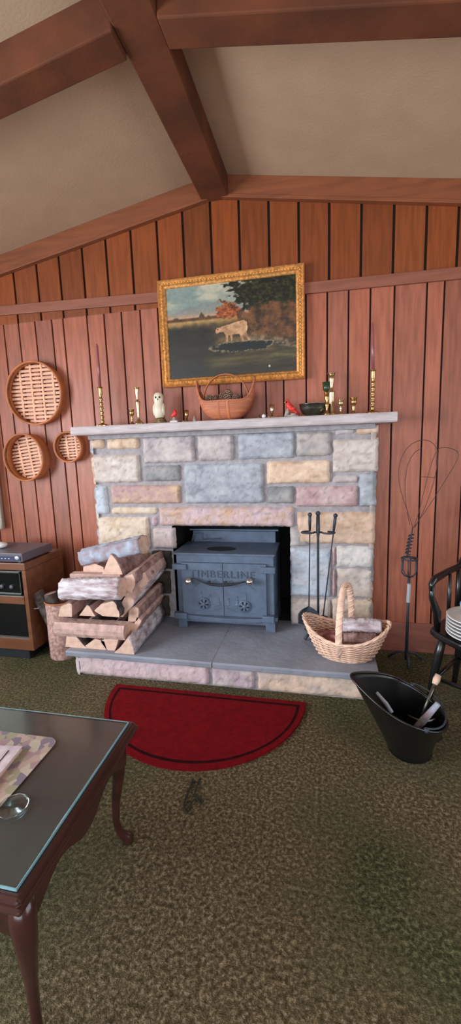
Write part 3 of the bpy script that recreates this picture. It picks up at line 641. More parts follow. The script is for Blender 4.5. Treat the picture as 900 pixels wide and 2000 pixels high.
def chamber(px,ptop,m,label,y=-.13):
    x=mx(px,y); h=hz(px,ptop,y)-ZM; t=thing('chamber_candlestick',(x,y,ZM),label,'candlestick','saucer candlesticks on the mantel')
    b=MB(); b.smooth=True; b.lathe([(.03,0),(.042,.004),(.043,.008),(.03,.005),(.006,.005)],(x,y,ZM),24); b.build('saucer',m,parent=t)
    b=MB(); b.smooth=True; b.lathe([(.007,.004),(.006,h*.4),(.011,h*.5),(.012,h*.6),(.014,h),(.011,h),(.009,h*.6)],(x,y,ZM),16); b.build('candle_cup',m,parent=t)
chamber(364,801,'brass','small brass saucer candlestick between the little red bird and the splint basket')
chamber(531,790,'brass_pale','small brass saucer candlestick left of the red cardinal on its branch')
# little cone ornament, white ball, dark pebble
x=mx(381); b=MB(); b.smooth=True; b.lathe([(.012,0),(.013,.004),(.008,.02),(.003,.035)],(x,-.14,ZM),12); tag(b.build('cone_ornament','rock'),'tiny grey cone-shaped ornament just left of the splint basket','ornament')
x=mx(515,-.16); b=MB(); b.smooth=True; b.ball((x,-.16,ZM+.0125),.0125); b.lathe([(.006,0),(.006,.002)],(x,-.16,ZM+.0),8); tag(b.build('white_bauble','white'),'small shiny white ball right of the splint basket','ornament')
x=mx(505,-.14); b=MB(); b.smooth=True; b.lathe([(.01,0),(.012,.006),(.007,.014),(.009,.02),(.004,.028)],(x,-.14,ZM),10); tag(b.build('brown_ornament','mossbase'),'tiny brown ornament beside the white ball','ornament')
# metal bowl
x=mx(611,-.125); b=MB(); b.smooth=True; b.lathe([(.035,0),(.036,.004),(.06,.018),(.075,.045),(.078,.068),(.081,.07),(.075,.07),(.07,.045),(.055,.02),(.01,.008)],(x,-.125,ZM),36)
tag(b.build('metal_bowl','pewter'),'round dull metal bowl between the cardinal and the candlesticks','bowl')
# owl
x=mx(311,-.12); z0=ZM; hO=hz(310,766)-ZM
ow=thing('owl_figurine',(x,-.12,ZM),'white owl figurine perched on a mottled brown base','figurine')
b=MB(); b.smooth=True; n=20; base_h=.038
for q in range(9):
    a=q*2*PI/9; b.ball((x+.005+.024*math.cos(a),-.12+.018*math.sin(a),ZM+.014+.006*math.sin(q*2.3)),(.014,.013,.014),8,6)
b.lathe([(.04,0),(.042,.008),(.03,.03),(.02,base_h)],(x+.004,-.12,ZM),14); b.build('perch','mossbase',parent=ow)
b=MB(); b.smooth=True; zz=ZM+base_h-.012; hh=hO-base_h+.012
prof=[(.010,0),(.026,.06),(.034,.2),(.036,.38),(.033,.52),(.028,.62),(.030,.72),(.031,.82),(.027,.92),(.016,.985),(.003,1)]
b.lathe([(r,zv*hh) for r,zv in prof],(x,-.12,zz),24,(1,.85)); b.build('owl_body','cream',parent=ow)
for s in (-1,1): b=MB(); b.smooth=True; b.ball((x+s*.031,-.118,zz+.36*hh),(.009,.022,.038),10,8); b.build('wing','cream',parent=ow)
b=MB(); b.smooth=True
for s in (-1,1): b=MB(); b.smooth=True; b.ball((x+.004+s*.012,-.1455,zz+.80*hh),(.0055,.004,.0065),8,6); b.build('eye','black',parent=ow)
b=MB(); b.add([(x+.001,-.146,zz+.76*hh),(x+.007,-.146,zz+.76*hh),(x+.004,-.153,zz+.70*hh),(x+.004,-.145,zz+.69*hh)],[(0,1,2),(1,3,2),(3,0,2),(0,3,1)]); b.build('beak','pewter',parent=ow)
# birds
def bird(pts,rad,m): b=MB(); b.smooth=True; b.tube(pts,rad,12); return b
x=mx(340,-.13); cb=thing('small_cardinal_figurine',(x,-.13,ZM),'tiny red bird figurine on a white block, right of the owl','figurine')
b=MB(); b.box(x-.024,x+.024,-.15,-.11,ZM,ZM+.013); b.build('white_block','white',parent=cb,bevel=.002)
b=MB(); b.smooth=True; b.lathe([(.02,.012),(.016,.02),(.009,.034),(.003,.036)],(x,-.13,ZM),10); b.build('rock_perch','rock',parent=cb)
b=bird([(x-.022,-.13,ZM+.036),(x-.012,-.13,ZM+.044),(x+.0,-.13,ZM+.050),(x+.008,-.13,ZM+.060),(x+.006,-.13,ZM+.072),(x+.002,-.13,ZM+.082)],[.003,.010,.014,.013,.009,.002],'red')
b.ball((x-.002,-.13,ZM+.048),(.018,.010,.010)); b.build('bird_body','red',parent=cb)
x=mx(567,-.13); cb=thing('cardinal_figurine',(x,-.13,ZM),'bright red cardinal figurine perched on a pale branch beside the metal bowl','figurine')
b=MB(); b.smooth=True; b.tube([(x-.022,-.13,ZM+.004),(x-.018,-.13,ZM+.03),(x-.012,-.13,ZM+.05)],[.016,.012,.008],8); b.tube([(x-.02,-.135,ZM+.008),(x+.02,-.14,ZM+.008),(x+.045,-.14,ZM+.006)],[.008,.010,.007],8); b.ball((x+.018,-.15,ZM+.016),(.016,.01,.007)); b.build('branch_perch','rock',parent=cb)
b=bird([(x-.017,-.13,ZM+.105),(x-.014,-.13,ZM+.096),(x-.016,-.13,ZM+.086),(x-.010,-.13,ZM+.070),(x+.002,-.13,ZM+.054),(x+.018,-.13,ZM+.040),(x+.034,-.13,ZM+.026),(x+.052,-.13,ZM+.012)],[.002,.008,.011,.015,.018,.013,.008,.005],'red'); b.build('bird_body','red',parent=cb)
b=MB(); b.smooth=True; b.ball((x-.021,-.138,ZM+.087),(.006,.006,.006)); b.build('black_mask','black',parent=cb)
b=MB(); b.tube([(x-.026,-.134,ZM+.088),(x-.034,-.134,ZM+.084)],[.004,.0005],6); b.build('beak','gilt',parent=cb)
b=MB(); b.smooth=True; b.ball((x+.012,-.145,ZM+.048),(.020,.005,.010)); b.build('wing','red',parent=cb)
# splint basket
bx=mx(441,-.115,775); by=-.115
sb=thing('splint_basket',(bx,by,ZM),'reddish splint basket with hoop handle and raised ears in the middle of the mantel','basket')
rw=(mx(497,by,745)-mx(383,by,745))/2; hE=hz(440,742,by)-ZM; hF=hz(440,786,by)-ZM
b=MB(); b.smooth=True; n=64
def bs(u,v):
    a=2*PI*u/n; t=v/14; c=abs(math.cos(a)); top=hF+(hE-hF)*c**8
    r=math.sin(min(1,t*1.02)*PI/2)**.75; rx=.02+(rw-.02)*r; ry=.02+(.092-.02)*r*(1-.3*c**6*t)
    return (bx+math.cos(a)*rx,by+math.sin(a)*ry,ZM+.003+top*(1-math.cos(t*PI/2))**.9+ .0)
b.grid(bs,n,15,cu=True); b.lathe([(.02,.001),(.021,.004)],(bx,by,ZM),20); b.build('woven_bowl','splint',parent=sb,solid=.005)
b=MB(); b.smooth=True
b.tube([bs(u,14) for u in range(n)],.0055,8,closed=True); b.build('rim_lashing','splint',parent=sb)
b=MB(); b.smooth=True; rh=rw*.80; zh0=ZM+.08
hp=[(bx+math.cos(PI*i/24)*rh*1.0,by,zh0+(hz(440,731,by)-zh0)*math.sin(PI*i/24)**.8) for i in range(25)]
b.tube(hp,.014,10,flat=.3,ref=(0,0,1)); b.build('hoop_handle','bentwood',parent=sb)
b=MB()
for s in (-.028,.028):
    pth=[]
    for v in range(1,15):
        a=-PI/2+s*.0; t=v/14; r=math.sin(min(1,t*1.02)*PI/2)**.75; ry=.02+(.092-.02)*r
        pth.append((bx+s,by-ry-.002,ZM+.003+hF*(1-math.cos(t*PI/2))**.9))
    b.tube(pth,.008,6,flat=.25,ref=(0,1,0))
b.build('rib_splints','bentwood',parent=sb)
def cone(cx,cy,cz,R_,L_,axis,label):
    b=MB(); ax=V(axis).normalized(); e=ax.orthogonal().normalized(); g=ax.cross(e); c=V((cx,cy,cz)); b.smooth=False
    b.tube([c-ax*L_*.5,c,c+ax*L_*.48],[R_*.5,R_*.6,R_*.1],8)
    N=70
    for i in range(N):
        t=i/N; a=i*2.39996; rr=R_*math.sin(PI*(.12+.85*t))**.7; base=c+ax*(L_*(t-.5)); d=e*math.cos(a)+g*math.sin(a); s2=ax.cross(d)
        w=R_*.26; tip=base+d*rr+ax*L_*.05
        b.m=0; b.add([base+d*rr*.3,tip+s2*w,tip-s2*w,base+d*rr*.3-ax*L_*.05,tip+s2*w-ax*L_*.045,tip-s2*w-ax*L_*.045],[(0,1,2),(3,5,4),(0,3,4,1),(0,2,5,3)])
        b.m=1; b.add([tip+s2*w,tip-s2*w,tip-s2*w-ax*L_*.045,tip+s2*w-ax*L_*.045],[(0,1,2,3)])
    tag(b.build('pine_cone',['cone','conetip']),label,'pine cone','pine cones heaped in the splint basket')
zc=ZM+hF
for dx,dy,dz,R_,L_,ax,lb in [(-.10,-.01,.012,.024,.055,(1,.2,.1),'pinkish pine cone at the far left in the splint basket'),(-.058,-.02,.006,.023,.05,(.3,-.6,.5),'small brown pine cone second from left in the splint basket'),(-.02,-.005,.016,.026,.06,(.8,.3,.5),'dark pine cone lying left of the tallest one in the splint basket'),(.018,-.015,.026,.029,.062,(.1,-.4,1),'upright pine cone with pale tips, tallest in the splint basket'),(.062,-.005,.012,.026,.055,(.7,.4,.4),'dark round pine cone at the right side in the splint basket')]:
    cone(bx+dx,by+dy,zc+dz+.014,R_,L_,ax,lb)
# ================================================================ FIREWOOD
GR='split firewood stacked on the hearth'
def plog(pp,Y0,back,Y1,bark,barkedges,label,m='splitwood',group=GR,shrink=.95,zmin=.1605):
    """log whose end face is the surveyed outline pp at depth Y0 and whose far end is centred on `back` at Y1"""
    a=[P(x,y,Y0) for x,y in pp]
    if sum(a[i].x*a[(i+1)%len(a)].z-a[(i+1)%len(a)].x*a[i].z for i in range(len(a)))<0: a=a[::-1]; barkedges=[(len(a)-2-e)%len(a) for e in barkedges]
    # subdivide edges
    ring=[];flag=[];n=len(a); sd=len(bpy.data.objects)
    for i in range(n):
        k=3
        for j in range(k): ring.append(a[i].lerp(a[(i+1)%n],j/k)); flag.append(i in barkedges)
    c=sum(ring,V())/len(ring); bk=back if isinstance(back,V) else P(*back,Y1); N=9; R=len(ring)
    # round the bark side outward
    for i,f in enumerate(flag):
        if f and (i%3)!=0:
            d=(ring[i]-c).normalized(); ring[i]=ring[i]+d*.007
    b=MB()
    def pt(u,v):
        t=v/(N-1); p=ring[u%R]-c; s=1+(shrink-1)*t; q=c.lerp(bk,t)
        w=1+.05*nz(u*1.7+sd,v*.8,3)+.03*nz(u*3.1,v*1.9+sd,5); p=p*(s*w); r=q+p; r.z=max(r.z,zmin); return r
    b.m=0; b.grid(pt,R,N,cu=True)
    b.m=1; b.add([pt(u,0) for u in range(R)],[tuple(range(R))]); b.add([pt(u,N-1) for u in range(R)],[tuple(range(R))[::-1]])
    cen=G  # noqa
    t=thing('firewood_log',tuple(V((c.x,c.y,min(p.z for p in ring)))),label,'log',group)
    o=b.build('split_wood',[m,'woodend'],parent=t); fixn(o)
    if barkedges:
        b=MB(); b.smooth=True; idx=[i for i in range(R) if flag[i] or flag[i-1]]
        # contiguous runs
        run=[];runs=[]
        for i in list(range(R))+list(range(R)):
            if flag[i] : run.append(i)
            else:
                if run: run.append(i); runs.append(run); run=[]
        seen=set(); 
        if not runs: runs=[list(range(R))+[0]]
        for rn in runs[-max(1,len(runs)//2):]:
            key=rn[0]
            if key in seen: continue
            seen.add(key); L=len(rn)
            outer=[]
            for v in range(N):
                t_=v/(N-1); q=c.lerp(bk,t_)
                for jj,i in enumerate(rn):
                    p=pt(i,v); d=(p-q).normalized(); off=.001+.005*(1+nz(i*2.3+sd,v*1.3)) if 0<jj<L-1 else .0012
                    p=p+d*off; p.z=max(p.z,zmin); outer.append(p)
            inner=[pt(i,v) for v in range(N) for i in rn]
            nn=L*N; fs=[(v*L+u,v*L+u+1,(v+1)*L+u+1,(v+1)*L+u) for v in range(N-1) for u in range(L-1)]
            rim=[(u,u+1,nn+u+1,nn+u) for u in range(L-1)]+[((N-1)*L+u,(N-1)*L+u+1,nn+(N-1)*L+u+1,nn+(N-1)*L+u) for u in range(L-1)]
            rim+=[(v*L,(v+1)*L,nn+(v+1)*L,nn+v*L) for v in range(N-1)]+[(v*L+L-1,(v+1)*L+L-1,nn+(v+1)*L+L-1,nn+v*L+L-1) for v in range(N-1)]
            b.add(outer+inner,fs+rim)
        o=b.build('bark',bark,parent=t); fixn(o)
    return t
def xlog(A,B,r,sec,rot,bark,label,m='splitwood',group=GR):
    """crosswise log from A to B; sec: list of (angle,radius,isbark)"""
    A,B=V(A),V(B); ax=(B-A).normalized(); e=V((0,0,1)); e=(e-ax*e.dot(ax)).normalized(); g=ax.cross(e)*-1; sd=len(bpy.data.objects)
    R=len(sec); N=26
    def pt(u,v,ex=0):
        an,rr,bk=sec[u%R]; t=v/(N-1); an=math.radians(an)+rot; w=r*rr*(1+.07*nz(u*1.9+sd,v*.6,2)+.05*nz(u*4.1+sd,v*1.7,8))+ex
        j=.004*nz(u*2.+sd,v,9)
        return A.lerp(B,t)+e*(math.sin(an)*w)+g*(math.cos(an)*w)+ax*(j if v in(0,N-1) else 0)
    t=thing('firewood_log',tuple(A.lerp(B,.5)-V((0,0,r))),label,'log',group)
    b=MB(); b.m=0; b.grid(pt,R,N,cu=True); b.m=1; b.add([pt(u,0) for u in range(R)],[tuple(range(R))]); b.add([pt(u,N-1) for u in range(R)],[tuple(range(R))[::-1]])
    o=b.build('split_wood',[m,'woodend'],parent=t); fixn(o)
    bi=[i for i in range(R) if sec[i][2]]
    if bi and bark:
        b=MB(); b.smooth=True; L=len(bi); outer=[pt(i,v,.001+.006*max(0,.8+1.5*nz(i*.9+sd,v*.7)+.6*nz(i*3+sd,v*2.2))*(1 if 0<k<L-1 else .1)) for v in range(N) for k,i in enumerate(bi)]; inner=[pt(i,v) for v in range(N) for i in bi]; nn=L*N
        fs=[(v*L+u,v*L+u+1,(v+1)*L+u+1,(v+1)*L+u) for v in range(N-1) for u in range(L-1)]
        fs+=[(u,u+1,nn+u+1,nn+u) for u in range(L-1)]+[((N-1)*L+u,(N-1)*L+u+1,nn+(N-1)*L+u+1,nn+(N-1)*L+u) for u in range(L-1)]
        fs+=[(v*L,(v+1)*L,nn+(v+1)*L,nn+v*L) for v in range(N-1)]+[(v*L+L-1,(v+1)*L+L-1,nn+(v+1)*L+L-1,nn+v*L+L-1) for v in range(N-1)]
        b.add(outer+inner,fs); o=b.build('bark',bark,parent=t); fixn(o)
    return t
HALF=[(a,1,True) for a in range(-100,101,20)]+[(130,.55,False),(180,.3,False),(230,.55,False)]
PLANK=[(20,1,False),(35,1.1,False),(90,.65,False),(145,1.1,False),(160,1,False),(200,1,False),(215,1.1,False),(270,.65,False),(325,1.1,False),(340,1,False)]
def BK(p,x,dy,dz=0): return V((x,dy,p))
Yf=-.575
def bc(pp,dx=0,dz=0,Y1=-.16):
    a=[P(x,y,Yf) for x,y in pp]; c=sum(a,V())/len(a); return V((c.x+dx,Y1,max(.2,c.z+dz)))
def row(pp,bark,be,label,dx=0,dz=0,Y0=None,Y1=-.16,**k):
    global Yf
    Y=Yf if Y0 is None else Y0
    a=[P(x,y,Y) for x,y in pp]; c=sum(a,V())/len(a); bk=V((c.x+dx,Y1,c.z+dz))
    return plog(pp,Y,bk,Y1,bark,be,label,**k)
row([(127,1272),(130,1240),(140,1237),(171,1271)],'bark_dark',[2],'wedge log at the bottom left corner of the firewood stack')
row([(166,1262),(186,1248),(203,1253),(208,1268),(196,1276),(180,1274)],'bark_dark',[3,4],'rounded log end second from left in the bottom row of the firewood stack')
row([(197,1254),(212,1247),(232,1245),(224,1274),(210,1272)],'bark_dark',[0],'pale log end third from left in the bottom row of the firewood stack')
row([(223,1279),(249,1247),(261,1279)],'bark_white',[1],'long triangular log with white bark lying at the bottom right of the stack',dx=-.02,dz=.0,Y1=-.12,shrink=1.15) if 0 else plog([(223,1279),(249,1246),(262,1279)],-.6,V((-1.10,-.12,.215)),-.12,'bark_white',[1],'long triangular log with white bark lying at the bottom right of the stack',shrink=1.12)
xlog(P(115,1223,-.54),P(249,1231,-.54),.054,[(10,.9,False),(45,1,False),(90,.72,False),(130,1.05,False),(170,1.0,False),(200,1.0,False),(230,1.05,False),(270,.72,False),(310,1,False),(350,.9,False)],0,None,'flat-sawn pinkish log laid crosswise above the bottom row of the stack')
# right hand column of lengthwise logs
plog([(240,1246),(250,1213),(262,1218),(268,1205),(276,1212),(252,1250)],-.5,V((-1.09,-.14,.30)),-.14,'bark_mauve',[4],'narrow split log slanting above the white-barked bottom log')
plog([(250,1216),(252,1190),(262,1184),(270,1188),(266,1213)],-.5,V((-1.07,-.14,.385)),-.14,'bark_mauve',[3],'small log with pale end right of the crosswise plank log')
row([(114,1204),(117,1190),(128,1181),(140,1181),(140,1205)],'bark_mauve',[1,2],'quartered log end at the left of the second row of the stack')
row([(155,1202),(167,1185),(174,1184),(186,1204)],'bark_dark',[1],'small tan triangular log end in the middle of the second row')
row([(184,1193),(197,1180),(220,1174),(228,1188),(233,1206),(200,1203)],'bark_dark',[2,3],'broad pale log end at the right of the second row')
plog([(231,1204),(236,1180),(248,1158),(262,1172),(252,1190),(240,1205)],-.52,V((-1.06,-.14,.50)),-.14,'bark_white',[3],'pale-barked log slanting back beneath the round log end')
plog([(262,1184),(264,1172),(272,1166),(281,1170),(283,1180),(275,1190),(266,1191)],-.36,V((-1.08,-.14,.37)),-.14,'bark_mauve',[0,1,2,3,4,5],'little round log end low on the right side of the stack')
sec5=[(a,1+.06*math.sin(a*.07),True) for a in range(-60,241,12)]+[(262,.75,False),(278,.75,False)]
xlog(P(126,1151,-.55),P(240,1150,-.55),.06,sec5,0,'bark_white','thick crosswise log with white flaking bark in the middle of the stack')
xlog(P(142,1124,-.44),P(239,1126,-.44),.03,PLANK,0,None,'thin flat board lying on the thick white-barked log')
plog([(242,1160),(240,1128),(258,1121),(264,1142),(255,1164)],-.5,V((-1.06,-.14,.575)),-.14,'bark_mauve',[2],'split log with pinkish end right of the thick white-barked log')
plog([(262,1146),(266,1122),(283,1118),(290,1134),(272,1150)],-.42,V((-1.05,-.14,.555)),-.14,'bark_white',[3],'pale-barked log behind and right of the pinkish split end')
plog([(275,1128),(274,1119),(281,1113),(291,1115),(294,1124),(288,1131)],-.36,V((-1.06,-.14,.55)),-.14,'bark_mauve',[1,2,3,4],'small round log end high on the right edge of the stack')
plog([(162,1120),(163,1110),(172,1103),(190,1103),(202,1108),(202,1120)],-.42,V((-1.42,-.14,.62)),-.14,'bark_mauve',[1,2],'half-hidden pink log end left of the tall triangular one')
plog([(199,1122),(214,1086),(220,1086),(239,1122)],-.46,P(270,1098,-.2),-.2,'bark_mauve',[2,1],'tall triangular log end with brown bark near the top of the stack',shrink=1.5)
sec1=[(a,(.75 if 50<a<130 else 1),True) for a in range(-40,221,13)]+[(235,.9,False),(270,.6,False),(310,.9,False)]
xlog(P(166,1088,-.38),P(281,1063,-.38),.066,sec1,0,'bark_blue','topmost blue-grey barked log lying slantwise on the firewood stack')
# ================================================================ FIRE TOOLS
ty=-.22
fx=P(621,1100,ty).x; ztop=P(621,1000,ty).z; zr=P(621,1040,ty).z
ts=thing('fire_tool_stand',(fx,ty,.16),'black wrought iron fire tool stand with ring hooks right of the stove','tool stand')
b=MB(); b.smooth=True; b.tube([(fx,ty,.19),(fx,ty,.5),(fx,ty,zr-.03),(fx,ty,zr+.01),(fx,ty,ztop-.02)],[.007,.007,.007,.012,.010],10); b.ball((fx,ty,ztop-.008),.014); b.build('pole','iron',parent=ts)
b=MB(); b.smooth=True
for a in (.6,2.4,3.9,5.6):
    c,s=math.cos(a),math.sin(a); b.tube([(fx,ty,.2),(fx+c*.05,ty+s*.05,.215),(fx+c*.085,ty+s*.085,.185),(fx+c*.105,ty+s*.105,.168)],[.008,.008,.008,.009],8)
b.build('base_feet','iron',parent=ts)
b=MB(); b.smooth=True
for s in (-1,1):
    xx=fx+s*.045; pth=[(fx,ty,zr),(fx+s*.02,ty+.0,zr+.002)]+[(fx+s*(.058-.035*math.cos(a)),ty-.028*math.sin(a),zr) for a in [i*PI*1.55/14 for i in range(15)]]
    b.tube(pth,.0055,7)
b.build('ring_hooks','iron',parent=ts)
def tool(name,top,bot,label,kind):
    t=thing(name,(bot[0],bot[1],bot[2]),label,'fire tool','fire tools hanging on the stand'); top,bot=V(top),V(bot); d=(bot-top)
    b=MB(); b.smooth=True; b.tube([top,top+d*.06,top+d*.17],[.008,.009,.006],8); b.ball(top,.0125); b.build('handle','iron',parent=t)
    b=MB(); b.smooth=True; b.tube([top+d*.16,top+d*.5,bot],.0038,7); b.build('shaft','iron',parent=t)
    return t,top,bot
sxx=P(604,1100,ty-.03).x
t,tp,bo=tool('fire_shovel',(P(605,1005,ty-.03).x,ty-.03,P(605,1005,ty-.03).z),(sxx-.004,ty-.03,.345),'small iron fire shovel hanging left of the stand pole','shovel')
b=MB(); b.smooth=True
def shv(u,v):
    a=(u/16-.5)*2; tt=v/10; w=.058*min(1,(.25+tt*2.2))*(1 if tt<.8 else 1-.2*(tt-.8)*5*.3); w=.062*math.sqrt(min(1,tt*2.2+.04))
    return (bo.x+a*w,bo.y-.004+.016*a*a*-1-.01*tt,bo.z+.012-.11*tt+.012*(a*a)*tt)
b.grid(shv,17,11); b.build('shovel_blade','iron',parent=t,solid=.003)
t,tp,bo=tool('hearth_brush',(P(655,1007,ty-.02).x,ty-.02,P(655,1007,ty-.02).z),(P(631,1198,ty).x,ty-.03,.305),'iron hearth brush on a slanting rod right of the stand pole','brush')
b=MB(); b.smooth=True; b.lathe([(.008,.0),(.022,-.006),(.028,-.02),(.03,-.03),(.036,-.085)],bo,20,(1.2,.7)); o=b.build('bristles','blackpaint',parent=t); fixn(o)
# ================================================================ WICKER BASKET
wx,wy,wz=.108,-.425,.1605; ang=-.12
wb=thing('wicker_basket',(wx,wy,wz),'pale wicker gathering basket with tall arched handle on the right of the hearth','basket')
ca_,sa_=math.cos(ang),math.sin(ang)
def WB(a,t,k=0.):
    e=abs(math.cos(a)); rx=.138+.085*t**.8+k; ry=.092+.056*t**.8+k; hgt=(.118+.078*e**2.2)
    x=math.cos(a)*rx; y=math.sin(a)*ry; return V((wx+x*ca_-y*sa_,wy+x*sa_+y*ca_,wz+.006+hgt*t))
NS=32
b=MB(); b.smooth=True
for s in range(NS):
    a=2*PI*s/NS; b.tube([WB(a,t/8) for t in range(9)],.0026,5)
b.build('stakes','wicker_dark',parent=wb)
b=MB(); b.smooth=True; NR=15
for r_ in range(NR):
    t=(r_+.4)/NR*.93; n=NS*3
    b.tube([WB(2*PI*(i/n),t,.0050*math.cos(PI*(i/3.)+ (PI if r_%2 else 0))) for i in range(n)],.0043,5,closed=True)
b.build('woven_sides','wicker',parent=wb)
b=MB(); b.smooth=True
for ph in range(3):
    n=96; b.tube([WB(2*PI*i/n,.99+.028*math.sin(2*PI*i*10/n+ph*2.09),.005*math.cos(2*PI*i*10/n+ph*2.09)) for i in range(n)],.005,6,closed=True)
b.build('braided_rim','wicker',parent=wb)
b=MB(); b.smooth=True; b.lathe([(.0,0),(.134,.0),(.137,.006),(.0,.006)],(0,0,0),36,(1,.7)); b.xf(lambda p:(wx+p.x*ca_-p.y*sa_,wy+p.x*sa_+p.y*ca_,wz+p.z)); b.build('base_weave','wicker',parent=wb)
b=MB(); b.smooth=True; hp=[]
zt=.552-wz
for i in range(31):
    a=PI*i/30; y=-math.cos(a)*.145; z=zt*(math.sin(a)**.62); 
    if z<.12: y=math.copysign(.098+.05*(z/.12),y)
    hp.append(V((wx+.0-y*sa_+ (y*.16),wy+y*ca_,wz+max(z,.03))))
b.tube(hp,.0175,10,flat=.55,ref=(0,1,.3))
for ph in range(2):
    tw=[]
    for i in range(151):
        f=i/150*30; k=min(29,int(f)); p=hp[k].lerp(hp[k+1],f-k); d=(hp[min(30,k+1)]-hp[k]).normalized(); e=V((1,0,0)); g=d.cross(e); an=i*.55+ph*PI
        tw.append(p+e*(.0165*math.cos(an))+g*(.0095*math.sin(an)))
    b.tube(tw,.003,5)
b.build('arched_handle','wicker',parent=wb)
# billets in the wicker basket
def billet(A,B,r,sec,bark,label,m='splitwood'): return xlog(A,B,r,sec,0,bark,label,m,'billets lying in the wicker basket')
billet((.10,-.385,.305),(.295,-.41,.32),.04,[(a,1,True) for a in range(-30,211,20)]+[(240,.8,False),(300,.8,False)],'bark_white','barked billet lying along the right half of the wicker basket')
billet((.10,-.46,.262),(.262,-.47,.272),.034,[(a,1,True) for a in range(0,181,20)]+[(225,.9,False),(315,.9,False)],'bark_mauve','lower barked billet at the front right inside the wicker basket')
billet((-.03,-.41,.25),(.075,-.46,.275),.038,PLANK,None,'reddish brown split billet in the left half of the wicker basket','kindred')
# ================================================================ COAL HOD
hod=thing('coal_scuttle',(.335,-.92,0),'black metal coal scuttle with a wide pouring lip in front of the hearth corner','coal scuttle')
def HD(a,t,k=0):
    # t 0 base .. 1 rim
    bxp=V((.352,-.905,.004)); rb=.083
    e=math.cos(a-2.95)          # towards the lip
    lip=max(0,e)**3
    rx=rb+(.165-rb)*t**1.1; ry=rb+(.148-rb)*t**.9
    c=bxp.lerp(V((.318,-.925,.235)),t); 
    x=math.cos(a)*rx*(1)+ -lip*.045*t**2; y=math.sin(a)*ry*(1-.45*lip*t)
    z=c.z+.065*t**2*math.cos(a-PI)+.02*lip*t**2-.012*t*math.sin(a)*-1
    return V((c.x+x*(1+k),c.y+y*(1+k),max(.002,z)))
b=MB(); b.smooth=True; n=48
b.grid(lambda u,v:HD(2*PI*u/n,v/16),n,17,cu=True); b.add([HD(2*PI*u/n,0) for u in range(n)],[tuple(range(n))[::-1]]); o=b.build('bucket_body','blackpaint',parent=hod,solid=.003)
b=MB(); b.smooth=True; b.tube([HD(2*PI*u/n,1,.005) for u in range(n)],.0055,7,closed=True); b.build('rolled_rim','blackpaint',parent=hod)
b=MB(); b.smooth=True; b.lathe([(.088,0),(.09,.012),(.084,.03)],(.352,-.905,.0),32); b.build('foot_ring','blackpaint',parent=hod)
b=MB(); b.smooth=True; p0,p1=HD(1.2,1),HD(-1.2,1); 
hb=[]
for i in range(21):
    a=PI*i/20; m=p0.lerp(p1,(1-math.cos(a))/2); hb.append(m+V((.098*math.sin(a),0,-.015*math.sin(a)+.012)))
b.tube(hb,.0038,7); 
for q in (p0,p1): b.ball(q+V((0,0,.004)),.011)
b.build('bail_handle','iron',parent=hod)
# things inside
t=thing('ash_scoop',(.42,-.87,.2),'grey metal scoop with a pale wooden grip sticking out of the coal scuttle','scoop')
A=V((.385,-.90,.12)); B=P(856,1318,-.80)
b=MB(); b.smooth=True; b.tube([A,A.lerp(B,.5),A.lerp(B,.82)],[.008,.007,.008],8); b.build('shaft','pewter',parent=t)
b=MB(); b.smooth=True; b.tube([A.lerp(B,.8),A.lerp(B,.9),B],[.011,.015,.012],10); b.build('wooden_grip','woodend',parent=t)
b=MB(); b.smooth=True
def scf(u,v):
    a=(u/10-.5)*2; w=v/8; return A+V((a*.06+.015,.014*a*a,.03))+V((.025,-.0,-.10))*w+V((0,-.02*(1-a*a),0))
b.grid(scf,11,9); b.build('scoop_blade','pewter',parent=t,solid=.002)
g='sticks poking out of the coal scuttle'
for A,B,r,lb in [(P(765,1392,-.97),P(735,1352,-.93),.008,'short pale stick leaning on the left inside wall of the coal scuttle'),(V((.36,-.93,.10)),V((.445,-.945,.245)),.014,'thick grey stick leaning to the right inside the coal scuttle')]:
    b=MB(); b.smooth=True; A=V(A);B=V(B); b.tube([A,A.lerp(B,.4)+V((.002,0,.003)),B],[r,r*1.1,r*.8],8); tag(b.build('kindling_stick','bark_blue'),lb,'stick',g)
# ================================================================ RED HEARTH RUG
RXC=(G(225,1347).x+G(595,1367).x)/2; RW=(G(597,1366).x-G(222,1346).x)/2; RYt=(G(225,1347).y+G(595,1367).y)/2; RD=RYt-G(390,1512).y
rug=thing('hearth_rug',(RXC,RYt-RD/2,0),'red half-round rug with a dark inset border in front of the hearth','rug')
def half(k,z,n=60):
    w,d=RW-k,RD-k
    pts=[V((RXC-w,RYt-k,z)),V((RXC+w,RYt-k,z))]
    for i in range(1,n):
        a=PI*i/n; c=math.cos(a); s=math.sin(a); pts.append(V((RXC+w*c,RYt-k-(d-k)*s,z)))
    return pts
def band(k0,k1,z0,z1,m,name,par):
    b=MB(); o=half(k0,z1); i=half(k1,z1); n=len(o); ob=half(k0,0.001); vs=o+i+ob
    b.add(vs,[(j,(j+1)%n,n+(j+1)%n,n+j) for j in range(n)]+[(j,2*n+j,2*n+(j+1)%n,(j+1)%n) for j in range(n)]); ob_=b.build(name,m,parent=par); fixn(ob_); return ob_
band(0,.03,0,.012,'rug','rug_edge',rug); band(.03,.045,0,.0125,'rugline','dark_border_line',rug)
b=MB(); q=half(.045,.0125); b.add(q,[tuple(range(len(q)))[::-1]]); ob_=b.build('rug_field','rug',parent=rug); fixn(ob_)
if ob_.data.polygons[0].normal.z<0: ob_.data.flip_normals()
